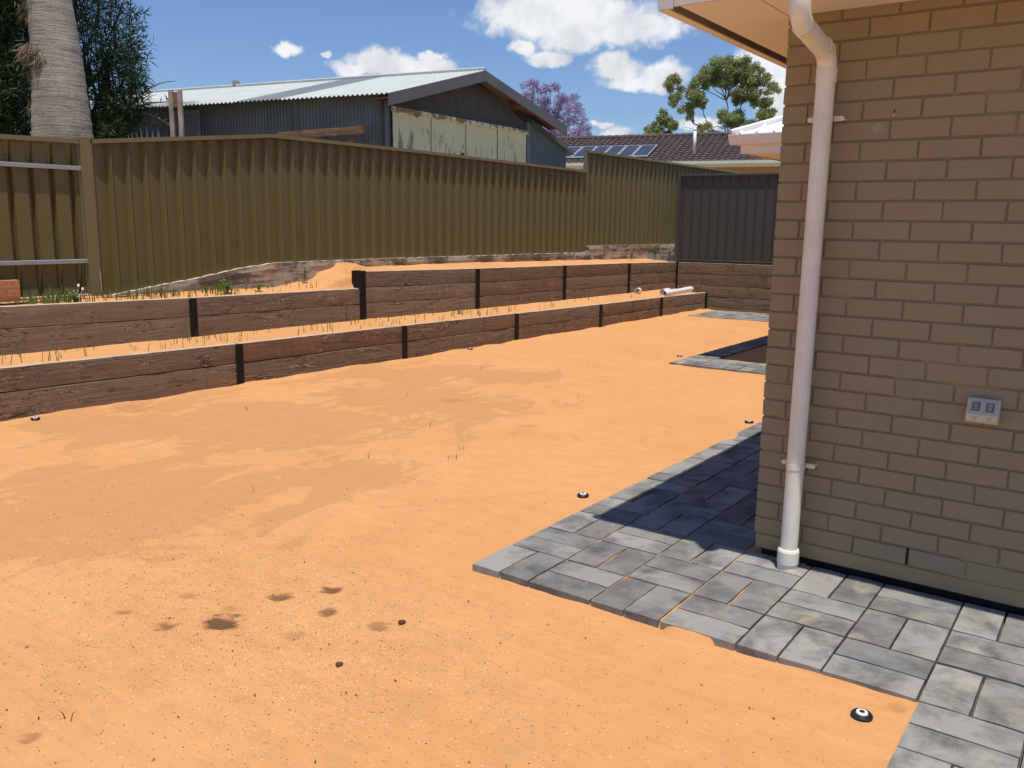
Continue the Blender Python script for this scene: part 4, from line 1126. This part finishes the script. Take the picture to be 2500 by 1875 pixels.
# ------------------------------------------------------------------ foliage helpers
def leaves(n, centers, radii, length, width, rs, droop=0., squash=1., upright=None, shell=.35):
    """n single leaf blades scattered through a set of clumps -> vertex and quad arrays"""
    C = np.asarray(centers, float); Rr = np.asarray(radii, float)
    w = Rr ** 2; idx = rs.choice(len(C), n, p=w / w.sum())
    d = rs.normal(size=(n, 3)); d /= np.linalg.norm(d, axis=1)[:, None]
    rad = Rr[idx] * (shell + (1 - shell) * rs.rand(n) ** .6) * (1 + .22 * rs.normal(size=n) * .6)
    off = d * rad[:, None]; off[:, 2] *= squash
    P = C[idx] + off
    a = rs.normal(size=(n, 3)) * .8 + d * .8; a[:, 2] -= droop
    if upright is not None: a = rs.normal(size=(n, 3)) * .45 + d * .35 + np.array(upright)
    a /= np.linalg.norm(a, axis=1)[:, None]
    b = np.cross(a, rs.normal(size=(n, 3))); b /= np.linalg.norm(b, axis=1)[:, None]
    ln = length * (.6 + .8 * rs.rand(n))[:, None]; wd = width * (.6 + .8 * rs.rand(n))[:, None]
    p0 = P; p1 = P + a * ln * .45 + b * wd * .5; p2 = P + a * ln; p3 = P + a * ln * .45 - b * wd * .5
    V = np.stack([p0, p1, p2, p3], 1).reshape(-1, 3); F = np.arange(4 * n).reshape(n, 4)
    return V, F
def branch(mb, a, b, r0, r1, rs, wob=.08, n=6):
    a = Vector(a); b = Vector(b); pts = []; ln = (b - a).length
    for i in range(n + 1):
        t = i / n; p = a.lerp(b, t) + Vector(rs.normal(size=3)) * wob * ln * .35 * math.sin(math.pi * t) + Vector((0, 0, .10 * ln * math.sin(math.pi * t)))
        pts.append(p)
    mb.tube(pts, [r0 + (r1 - r0) * i / n for i in range(n + 1)], 6, False); return pts

# eucalyptus beyond the tiled house
EU = [(-26.54,53.46,11.26,0.77),(-26.50,53.29,10.39,0.46),(-26.61,53.13,10.01,0.29),(-25.32,54.29,11.02,0.77),(-25.53,53.94,10.18,0.73),(-25.70,53.66,9.49,0.58),(-25.03,54.30,10.18,0.54),(-24.73,55.03,12.40,0.73),(-24.19,55.47,12.63,0.85),(-23.38,56.06,12.65,0.81),(-24.74,54.92,11.94,0.70),(-22.91,56.34,12.43,0.77),(-22.31,56.71,12.13,0.66),(-25.19,54.50,11.55,0.62),(-23.22,55.87,11.35,0.93),(-22.72,56.11,10.83,0.77),(-23.48,55.82,11.96,0.70),(-21.83,56.97,11.76,0.58),(-21.05,57.36,11.01,0.50),(-21.73,56.74,10.46,0.73),(-21.34,56.87,9.78,0.73),(-21.07,56.90,9.10,0.58),(-23.28,55.34,9.22,0.81),(-22.59,55.72,8.70,0.66),(-21.54,56.51,8.87,0.77),(-21.43,56.49,8.41,0.70),(-24.53,54.19,8.13,0.58),(-24.08,55.34,11.72,0.62),(-23.49,55.10,8.84,0.46),(-23.00,55.84,10.52,0.62),(-22.42,56.47,11.44,0.62)]
EU2 = [(-25.55,49.80,8.57,0.44),(-25.36,49.80,7.99,0.66),(-25.86,49.48,8.13,0.51),(-26.39,49.03,7.83,0.29),(-26.19,49.08,7.47,0.44),(-25.66,49.82,9.00,0.22)]
JA = [(-34.81,47.41,10.82,0.62),(-34.33,47.80,11.03,0.62),(-33.63,48.24,10.74,0.72),(-34.28,47.58,9.92,0.83),(-32.98,48.59,10.24,0.72),(-32.26,49.02,9.85,0.72),(-33.48,48.07,9.52,0.93),(-32.58,48.60,9.03,0.93),(-31.90,49.07,8.94,0.62),(-33.17,48.02,8.31,0.93),(-32.30,48.58,8.02,1.03),(-31.54,49.12,8.03,0.62),(-31.73,48.87,7.52,0.62),(-31.18,49.33,7.83,0.31),(-34.91,47.22,10.31,0.62),(-33.73,47.73,8.81,0.93),(-32.65,48.20,7.50,0.83)]
def clump_tree(name, label, clumps, base, fork, nleaf, ll, lw, leafm, barkm, seed, depth=1.6, tr=.28, sub=5, thin=1.):
    rs = np.random.RandomState(seed)
    root = empty(name, base, label, 'tree')
    C = []; Rr = []
    away = Vector((-.42, .9, 0))
    for (x, y, z, r) in clumps:
        for q in range(sub):
            o = rs.normal(size=3); o /= np.linalg.norm(o)
            dd_ = rs.uniform(-1, 1) * depth
            C.append((x + o[0] * r * .78 + away.x * dd_, y + o[1] * r * .78 + away.y * dd_, z + o[2] * r * .66)); Rr.append(r * rs.uniform(.28, .50))
    V, F = leaves(nleaf, C, Rr, ll, lw, rs, droop=.9, squash=.8, shell=.2)
    fastmesh('crown', V, F, leafm, root, loc=tuple(fork[0]))
    mb = MB(); mb.tube([base, Vector(base).lerp(Vector(fork[0]), .5) + Vector((.1, 0, 0)), fork[0]], [tr, tr * .85, tr * .7], 8, False)
    for f in fork[1:]: branch(mb, fork[0], f, tr * .5 * thin, tr * .34 * thin, rs, .10)
    for (x, y, z, r) in clumps:
        f = min(fork[1:] if len(fork) > 1 else fork, key=lambda p: (Vector(p) - Vector((x, y, z))).length if p[2] < z else 99)
        pts = branch(mb, f, (x, y, z), tr * .30 * thin, .014, rs, .16)
        for q in range(3): branch(mb, pts[-2 - q % 2], Vector((x, y, z)) + Vector(rs.normal(size=3)) * r * .6, .02, .008, rs, .1, 3)
    o = mb.out('trunk', barkm, root, True)
    return root
clump_tree('gum_tree', 'tall open-crowned gum tree behind the tiled roof', EU, (-22.6, 54.4, .8), [(-22.9, 54.9, 6.6), (-23.5, 55.0, 8.3), (-24.6, 54.4, 8.6), (-25.3, 53.8, 8.6), (-22.0, 56.0, 8.4), (-23.6, 55.3, 10.2), (-22.7, 55.8, 9.9)], 58000, .18, .05, 'gum_leaf', 'gum_bark', 41, depth=.9, thin=.45, sub=9)
clump_tree('gum_tree', 'small bushy gum tree left of the tall gum above the tiled ridge', EU2, (-25.3, 49.9, .8), [(-25.5, 49.8, 6.6), (-25.6, 49.8, 7.6)], 6000, .18, .06, 'gum_leaf', 'gum_bark', 43, depth=.5, tr=.14, thin=.5)
clump_tree('jacaranda_tree', 'jacaranda tree in purple blossom beside the shed roof', JA, (-34.3, 48.3, .8), [(-34.0, 48.2, 5.6), (-33.9, 48.1, 7.8), (-32.8, 48.6, 7.2), (-34.6, 47.7, 8.6), (-33.3, 48.3, 8.8)], 15000, .14, .065, 'jacaranda_leaf', 'gum_bark', 47, depth=.9, tr=.35, sub=6, thin=.45)

# dark weeping tree behind the palm
def plume_tree():
    rs = np.random.RandomState(5)
    root = empty('weeping_tree', (-14.8, 4.3, .84), 'dense dark weeping tree behind the palm trunk at far left', 'tree')
    mb = MB(); C = []; Rr = []
    plumes = [((-14.15, 4.09), 2.6, 7.5, .42), ((-14.40, 4.35), 2.6, 8, .30), ((-14.62, 4.86), 2.6, 5.2, .12), ((-13.95, 4.50), 2.2, 6.6, .34), ((-13.85, 4.62), 1.0, 4.6, .40), ((-13.55, 4.78), 1.2, 4.2, .30), ((-13.9, 4.9), 3.6, 5.9, .36), ((-13.45, 4.75), 3.4, 4.9, .26),
              ((-15.6, 3.0), 1, 8, .7), ((-15.3, 3.35), 1, 8, .55), ((-15.5, 3.7), 1, 8, .5), ((-15.0, 3.6), 1, 7, .5), ((-14.9, 3.95), 1, 8, .4), ((-16.2, 3.2), 1, 8, .8), ((-16.4, 4.2), 3.2, 8.5, .7), ((-15.3, 4.5), 6.2, 8.5, .9), ((-14.3, 4.4), 1., 3.1, .5), ((-13.75, 4.45), 1., 3.3, .4), ((-14.9, 4.2), 1, 3.4, .6)]
    for ((x, y), z0, z1_, r) in plumes:
        z = z0
        while z < z1_:
            t = (z - z0) / (z1_ - z0)
            rr_ = r * (.55 + .7 * math.sin(math.pi * min(.95, t * .8 + .15))) * rs.uniform(.75, 1.15)
            C.append((x + rs.normal() * r * .28, y + rs.normal() * r * .28, z)); Rr.append(rr_ * .62); z += rr_ * .5
        branch(mb, (-14.8 + (x + 14.8) * .2, 4.3 + (y - 4.3) * .2, .84), (x, y, z0 + (z1_ - z0) * .75), .07, .015, rs, .08, 8)
    for k in range(26):    # fine dark stems between the plumes
        a = Vector((-14.62 + rs.normal() * .22, 4.75 + rs.normal() * .22, 3.0)); branch(mb, a, a + Vector((rs.normal() * .18, rs.normal() * .18, rs.uniform(1.4, 3.2))), .016, .005, rs, .05, 4)
    for (dx, dz, ln) in ((.0, 3.75, .62), (.1, 3.55, .55), (.05, 3.42, .5)):
        a = Vector((-13.35, 4.80, dz)); e = a + Vector((.81, .586, 0)) * ln + Vector((0, 0, .22 if dz > 3.7 else .02 if dz > 3.5 else -.22)); branch(mb, a, e, .014, .004, rs, .05, 4)
        if dz < 3.7:
            for q in range(4): C.append(tuple(a.lerp(e, .35 + q * .2))); Rr.append(.05)
    V, F = leaves(78000, C, Rr, .15, .017, rs, upright=(0, 0, .15), shell=.15)
    V2, F2 = leaves(16000, C, [r * 1.12 for r in Rr], .17, .018, rs, upright=(.15, .05, -.1), shell=.8)
    fastmesh('crown', np.concatenate([V, V2]), np.concatenate([F, F2 + len(V)]), 'dark_leaf', root, loc=(-14.8, 4.3, 3))
    mb.out('trunk', 'bark', root, True)
plume_tree()

# palm: ringed trunk, fibre tufts, crown above the frame
pm = empty('palm_tree', (-12.2, 2.78, .84), 'palm tree with a thick ringed grey trunk behind the fence', 'palm')
V = []; F = []; rings = 230; ns = 36
pa = Vector((-12.20, 2.80, .84)); pb = Vector((-12.335, 2.845, 2.8)); pc = Vector((-12.74, 3.02, 4.84)); pd = Vector((-13.6, 3.35, 15.2))
for i in range(rings + 1):
    t = i / rings; z = .84 + (15.2 - .84) * t
    if z < 2.8: q = pa.lerp(pb, (z - .84) / 1.96); r = .46 - .035 * (z - .84) / 1.96
    elif z < 4.84: u = (z - 2.8) / 2.04; q = pb.lerp(pc, u); q.x += .05 * math.sin(math.pi * u); r = .425 - .115 * u ** .8
    else: u = (z - 4.84) / 10.36; q = pc.lerp(pd, u); r = .31 - .08 * u
    r *= 1 + .012 * ((i % 3) - 1)
    for k in range(ns):
        a = 2 * math.pi * k / ns
        rr_ = r * (1 + .018 * nz(math.cos(a) * 2, math.sin(a) * 2, z * 3, 2) + .014 * nz(math.cos(a) * 3, math.sin(a) * 3, z * 14, 1))
        V.append((q.x + rr_ * math.cos(a), q.y + rr_ * math.sin(a), z))
for i in range(rings):
    for k in range(ns): F.append((i * ns + k, i * ns + (k + 1) % ns, (i + 1) * ns + (k + 1) % ns, (i + 1) * ns + k))
mk('trunk', V, F, 'palm_bark', pm, True)
rs = np.random.RandomState(9); tuft = MB()
def fibres(cx, cy, cz, n, spread, ln, dirv):
    C_ = []; 
    for k in range(n):
        p = Vector((cx, cy, cz)) + Vector((rs.normal() * spread, rs.normal() * spread * .6, rs.normal() * spread * .7))
        d = (Vector(dirv) + Vector(rs.normal(size=3)) * .45).normalized(); l = ln * rs.uniform(.4, 1.2); s_ = d.cross(Vector((0, 0, 1))).normalized() * .006
        tuft.add([p - s_, p + s_, p + d * l * .6 + s_ * .6 + Vector((0, 0, -.02)), p + d * l + Vector((0, 0, -.10 * l / .2)), ], [(0, 1, 2, 3)])
Rt = Vector((.81, .586, 0)); Tw = Vector((.574, -.798, 0))
def on_trunk(ang, z, r=.40):
    q = pb.lerp(pc, (z - 2.8) / 2.04); d = Rt * math.sin(R(ang)) + Tw * math.cos(R(ang)); return q + d * (r - .115 * ((z - 2.8) / 2.04)) + Vector((.03, 0, 0)), d
for (ang, z, n, sp_, ln) in ((-40, 3.98, 420, .085, .10), (-58, 4.05, 240, .07, .14), (-24, 3.90, 260, .07, .08), (-14, 3.86, 120, .05, .10), (-70, 4.55, 160, .12, .07), (-64, 3.72, 120, .08, .07), (-76, 3.25, 80, .07, .09), (-56, 4.75, 160, .10, .06)):
    p, d = on_trunk(ang, z, .405); fibres(p.x, p.y, p.z, n, sp_, ln, d * .6 + Vector((0, 0, -.5)) - Rt * .15)
mk('fibre_tuft', tuft.V, tuft.F, 'fibre', pm)
fr = MB()
for k in range(26):
    a = 2 * math.pi * k / 26 + rs.uniform(-.1, .1); e = rs.uniform(-.3, 1.0); pts = []
    for i in range(9):
        t = i / 8; pts.append(pd + Vector((math.cos(a) * 1.9 * t, math.sin(a) * 1.9 * t, (e * 1.4 * t - 1.7 * t * t))))
    fr.tube(pts, [.03 - .003 * i for i in range(9)], 5, False)
    for i in range(2, 9):
        for sgn in (-1, 1):
            for h in (0, .5):
                p = pts[i - 1].lerp(pts[i], h); sd_ = Vector((-math.sin(a), math.cos(a), 0)) * sgn
                tip = p + sd_ * .55 + Vector((math.cos(a) * .2, math.sin(a) * .2, -.25)); w_ = Vector((math.cos(a), math.sin(a), 0)) * .02
                fr.add([p - w_, p + w_, tip], [(0, 1, 2)])
mk('crown', fr.V, fr.F, 'dark_leaf', pm)

# spiky grey plant behind the fence
ag = empty('spiky_plant', (-8.6, 2.6, .84), 'row of pale grey pointed leaf tips showing over the fence top', 'plant')
sp_m = MB(); rs = np.random.RandomState(3)
for k in range(20):
    u = k / 19; p = Vector((-9.05 + .85 * u, 1.72 + .62 * u, 2.30)); ht = .22 + .13 * math.exp(-((u - .42) / .2) ** 2) + rs.uniform(0, .05) + .02; lean = Vector((rs.uniform(-.04, .02), rs.uniform(-.03, .02), 0))
    w_ = Rt * .014; dpt = Tw * .005
    sp_m.add([p - w_ - dpt, p + w_ - dpt, p + w_ + dpt, p - w_ + dpt, p + lean + Vector((0, 0, ht))], [(0, 1, 4), (1, 2, 4), (2, 3, 4), (3, 0, 4)])
sp_m.tube([(-9.05, 1.70, 2.32), (-8.2, 2.36, 2.32)], .02, 6); sp_m.tube([(-8.62, 2.03, .84), (-8.62, 2.03, 2.33)], .05, 8)
mk('leaves', sp_m.V, sp_m.F, 'agave_leaf', ag)

# ------------------------------------------------------------------ small things on the ground
def yz(x, y): return float(yard_z(np.array([[x]]), np.array([[y]]))[0, 0])
def sprinkler(x, y, label, tilt=0.):
    z = yz(x, y); o = empty('sprinkler_head', (x, y, z), label, 'sprinkler', 'pop-up sprinkler heads in the sand')
    m_ = MB(); m_.tube([(x, y, z - .02), (x, y, z + .010), (x, y, z + .016)], [.036, .036, .031], 24); a = m_.out('ring', 'black_plastic', o, True); autosmooth(a, 35)
    m_ = MB(); m_.tube([(x, y, z + .016), (x, y, z + .021)], [.020, .018], 20); m_.out('cap', 'white_metal', o)
    m_ = MB(); m_.tube([(x, y, z + .021), (x, y, z + .0235)], [.010, .008], 14); m_.out('nozzle', 'rust_dark', o)
sprinkler(.477, -1.201, 'black sprinkler head with white centre, nearest, beside the paving corner')
sprinkler(-1.515, .254, 'black sprinkler head in the sand beside the angled paving edge')
sprinkler(-1.445, 2.824, 'small sprinkler head in the sand close to the brick corner')
sprinkler(-6.16, -.762, 'dark sprinkler head at the foot of the low sleeper wall, far left')
sprinkler(-3.556, 5.988, 'dark sprinkler head beside the point of the middle paving')
sprinkler(-5.93, 4.682, 'small sprinkler head at the foot of the low wall, mid length')

def pipe_piece(name, label, a, b, r, cat='pipe', coupling=None):
    o = empty(name, a, label, cat); V = []; F = []; n = 20; a = Vector(a); b = Vector(b); t = (b - a).normalized(); u = t.cross(Vector((0, 0, 1))).normalized(); w = u.cross(t)
    for (p, rr_) in ((a, r), (b, r), (b, r - .005), (a, r - .005)):
        for k in range(n): V.append(tuple(p + (u * math.cos(2 * math.pi * k / n) + w * math.sin(2 * math.pi * k / n)) * rr_))
    for i in range(4):
        for k in range(n): F.append((i * n + k, i * n + (k + 1) % n, ((i + 1) % 4) * n + (k + 1) % n, ((i + 1) % 4) * n + k))
    mk('barrel', V, F, 'pvc_white', o)
    if coupling:
        m_ = MB(); m_.tube([a + t * coupling[0], a + t * coupling[1]], r + .006, 20); m_.out('socket', 'pvc_white', o)
pipe_piece('pipe_offcut', 'long white plastic pipe offcut lying on the lower terrace', (-5.87, 10.25, .405), (-5.93, 11.55, .415), .045, coupling=(.9, 1.25))
pipe_piece('pipe_fitting', 'short white pipe fitting beside the long offcut on the terrace', (-5.99, 10.42, .412), (-6.05, 10.78, .412), .055)
pipe_piece('pipe_collar', 'single white pipe ring lying alone against the upper wall', (-6.30, 10.02, .435), (-6.36, 10.20, .435), .052)

# grass, weeds and litter
def blades(name, pts, hmin, hmax, w, m, seed, lean=.35, label=None, kind='stuff', per=(1, 3)):
    rs = np.random.RandomState(seed); V = []; F = []
    for (x, y, z) in pts:
        for q in range(rs.randint(per[0], per[1] + 1)):
            h = rs.uniform(hmin, hmax); a = rs.uniform(0, 2 * math.pi); ln = rs.uniform(0, lean) * h; dx, dy = math.cos(a), math.sin(a)
            b = rs.uniform(0, 2 * math.pi); wx, wy = math.cos(b) * w * .5, math.sin(b) * w * .5
            x0 = x + rs.normal() * .012; y0 = y + rs.normal() * .012; i = len(V)
            V += [(x0 - wx, y0 - wy, z - .01), (x0 + wx, y0 + wy, z - .01), (x0 + wx * .8 + dx * ln * .4, y0 + wy * .8 + dy * ln * .4, z + h * .55), (x0 - wx * .8 + dx * ln * .4, y0 - wy * .8 + dy * ln * .4, z + h * .55), (x0 + dx * ln, y0 + dy * ln, z + h)]
            F += [(i, i + 1, i + 2, i + 3), (i + 3, i + 2, i + 4)]
    o = mk(name, V, F, m)
    return tag(o, label, 'grass' if label else None, kind=kind)
rs = np.random.RandomState(77)
def t1z(x, y):
    t = (x - x2(y)) / (x1(y) - .06 - x2(y)); return float(.40 * (1 - t) + (z1(y) - .022) * t)
P1 = []
gc = [rs.uniform(-1.2, 7.5) for _ in range(26)]
for k in range(170):
    y = gc[rs.randint(26)] + rs.normal() * .18 if rs.rand() < .7 else rs.uniform(-1.2, 9.5); t = rs.uniform(.08, .93); x = float(x2(y) + (x1(y) - .06 - x2(y)) * t); P1.append((x, y, t1z(x, y)))
blades('grass', P1, .05, .14, .007, 'grass_leaf', 1, label='thin green grass shoots scattered along the lower terrace')
P2 = []
for k in range(120):
    y = rs.uniform(-.9, 3.1); t = rs.uniform(.1, .85); x = float(xf(y) + (x2(y) - xf(y)) * t); P2.append((x, y, float(zt2(np.array([x]), np.array([y]))[0])))
blades('grass', P2, .04, .13, .008, 'dry_leaf', 2, label='yellowing grass shoots on the upper terrace below the fence')
P2 = []
for (yc, n, s_) in ((.05, 70, .14), (.0, 30, .3), (1.05, 26, .2), (1.75, 30, .10), (.75, 18, .15)):
    for k in range(n):
        y = yc + rs.normal() * s_; t = rs.uniform(.15, .8); x = float(xf(y) + (x2(y) - xf(y)) * t); P2.append((x, y, float(zt2(np.array([x]), np.array([y]))[0])))
blades('grass', P2, .06, .17, .010, 'grass_leaf', 3, label='thicker green grass tufts on the upper terrace')
P3 = [(a, b, yz(a, b)) for (a, b) in [(-4.47, 1.87), (-3.5, 1.11), (-3.43, .57), (-2.85, .75), (-3.22, .13), (-3.1, .23), (-2.75, .46), (-2.71, .47), (-5.16, .57), (-3.16, 2.89), (-3.2, -.85), (-1.65, -2.81), (-4.9, 3.6), (-4.1, 4.6)]]
blades('grass', P3, .04, .085, .005, 'dry_leaf', 4, 1.1, label='sparse thin shoots dotted over the open sand', per=(1, 2))
def weed(x, y, z, h, n, label, seed, m='weed_leaf', flower=False, spread=.5):
    rs = np.random.RandomState(seed); o = empty('weed', (x, y, z), label, 'weed'); st = MB(); V = []; F = []
    for k in range(n):
        a = rs.uniform(0, 2 * math.pi); tip = Vector((x + math.cos(a) * h * spread * rs.uniform(.2, 1), y + math.sin(a) * h * spread * rs.uniform(.2, 1), z + h * rs.uniform(.5, 1)))
        st.tube([(x, y, z - .01), Vector((x, y, z)).lerp(tip, .5) + Vector((0, 0, .02)), tip], [.003, .0025, .001], 4, False)
        for q in range(9):
            t = .3 + .7 * q / 8; p = Vector((x, y, z)).lerp(tip, t); d = Vector(rs.normal(size=3)).normalized(); d.z = abs(d.z) * .5; s_ = d.cross(Vector((0, 0, 1))).normalized(); l = rs.uniform(.02, .045); i = len(V)
            V += [tuple(p), tuple(p + d * l * .5 + s_ * l * .32), tuple(p + d * l), tuple(p + d * l * .5 - s_ * l * .32)]; F.append((i, i + 1, i + 2, i + 3))
    mk('leaves', V, F, m, o); st.out('stem', m, o)
    if flower:
        f = MB(); 
        for (fx, fy, fz) in ((.02, .03, .17), (.035, .06, .135)): f.tube([(x + fx, y + fy, z + fz), (x + fx, y + fy, z + fz + .022)], [.012, .008], 8); f.tube([(x, y, z), (x + fx, y + fy, z + fz)], .002, 4)
        f.out('flower', 'petal', o)
zz = lambda x, y: float(zt2(np.array([x]), np.array([y]))[0])
weed(-7.17, .17, zz(-7.17, .17), .13, 10, 'leafy weed with small white flower heads near the fence post', 1, flower=True)
weed(-7.14, 1.86, zz(-7.14, 1.86), .16, 14, 'bushy green weed below the ramped footing', 2)
weed(-7.13, 2.28, zz(-7.13, 2.28), .09, 6, 'low green weed on the upper terrace before the mound', 3)
weed(-7.22, 3.05, zz(-7.22, 3.05), .24, 5, 'single tall narrow green weed against the concrete footing', 4, spread=.12)
weed(-6.93, 10.95, .96, .30, 9, 'tall leafy weed growing by the pale footing blocks', 5, spread=.3)
weed(-6.83, 11.72, .96, .38, 10, 'tall leafy weed in the corner beside the dark fence post', 6, spread=.22)

# scattered grit, pebbles and dead leaf litter on the sand
rs = np.random.RandomState(12)
def pebbles(name, n, m, label, seed, smin, smax, gen):
    rs = np.random.RandomState(seed); V = []; F = []
    base = np.array([(1, 0, 0), (-.5, .87, 0), (-.5, -.87, 0), (0, 0, .9), (0, 0, -.6)]); fc = [(0, 1, 3), (1, 2, 3), (2, 0, 3), (1, 0, 4), (2, 1, 4), (0, 2, 4)]
    X, Y = gen(rs, n); Z = yard_z(X[None, :], Y[None, :])[0]
    for k in range(n):
        s_ = rs.uniform(smin, smax) ** 1.0; a = rs.uniform(0, 6.28); c, s2_ = math.cos(a), math.sin(a); i = len(V)
        for b in base * (1, rs.uniform(.5, 1), rs.uniform(.5, 1)):
            V.append((X[k] + (b[0] * c - b[1] * s2_) * s_, Y[k] + (b[0] * s2_ + b[1] * c) * s_, Z[k] + b[2] * s_ * .6 + .001))
        F += [tuple(i + q for q in f) for f in fc]
    o = fastmesh(name, V, F, m); return tag(o, label, 'gravel', kind='stuff')
def gen_a(rs, n):
    k = int(n * .6); X = np.concatenate([rs.normal(-1.8, .8, k), rs.uniform(-5, .5, n - k)]); Y = np.concatenate([rs.normal(-1.95, .42, k), rs.uniform(-3.2, -1.1, n - k)])
    X = np.clip(X, -6, .5); Y = np.where((Y > -1.03) & (X > -1.45), -1.1, Y); return X, Y
def gen_b(rs, n):
    return rs.uniform(-5.8, -1.6, n), rs.uniform(-3, 4, n)
pebbles('pebbles', 1000, 'stone_pale', 'pale quartz pebbles scattered in the foreground sand', 5, .0015, .0042, gen_a)
pebbles('grit', 1250, 'stone_dark', 'dark grit and crumbs scattered in the foreground sand', 6, .0015, .0045, gen_a)
pebbles('grit', 420, 'stone_dark', 'sparse dark crumbs over the middle of the yard', 8, .002, .006, gen_b)
lit = MB(); rs = np.random.RandomState(31)
for k in range(150):
    x = rs.uniform(-4.5, .5); y = rs.uniform(-3.1, -1.05) if rs.rand() < .8 else rs.uniform(-1, 3)
    if y > -1.05 and x > -1.5: continue
    z = yz(x, y) + .003; a = rs.uniform(0, 6.28); l = rs.uniform(.008, .026); w_ = rs.uniform(.0015, .004); d = Vector((math.cos(a), math.sin(a), 0)); s_ = Vector((-d.y, d.x, 0)) * w_
    p = Vector((x, y, z)); lit.add([p - s_, p + d * l * .5 + s_ * 1.2 + Vector((0, 0, .004)), p + d * l, p + d * l * .5 - s_ * .4 + Vector((0, 0, .003))], [(0, 1, 2, 3)])
tag(mk('leaf_litter', lit.V, lit.F, 'rust_dark'), 'tiny dead leaf scraps strewn over the sand', 'litter', kind='stuff')
for (x, y, s_, lab) in ((-1.27, -1.61, .016, 'dark brown clod beside the damp pits in the sand'), (-1.21, -2.02, .014, 'crumpled dead leaf low in the foreground sand')):
    z = yz(x, y); bm = bmesh.new(); bmesh.ops.create_icosphere(bm, subdivisions=2, radius=s_)
    for v in bm.verts: v.co *= 1 + .5 * nz(v.co.x, v.co.y, v.co.z + x, 90); v.co.z *= .6
    me = bpy.data.meshes.new('clod'); bm.to_mesh(me); bm.free(); me.materials.append(MAT['stone_dark']); o = bpy.data.objects.new('clod', me); COL.objects.link(o); o.location = (x, y, z + s_ * .35)
    tag(o, lab, 'clod')
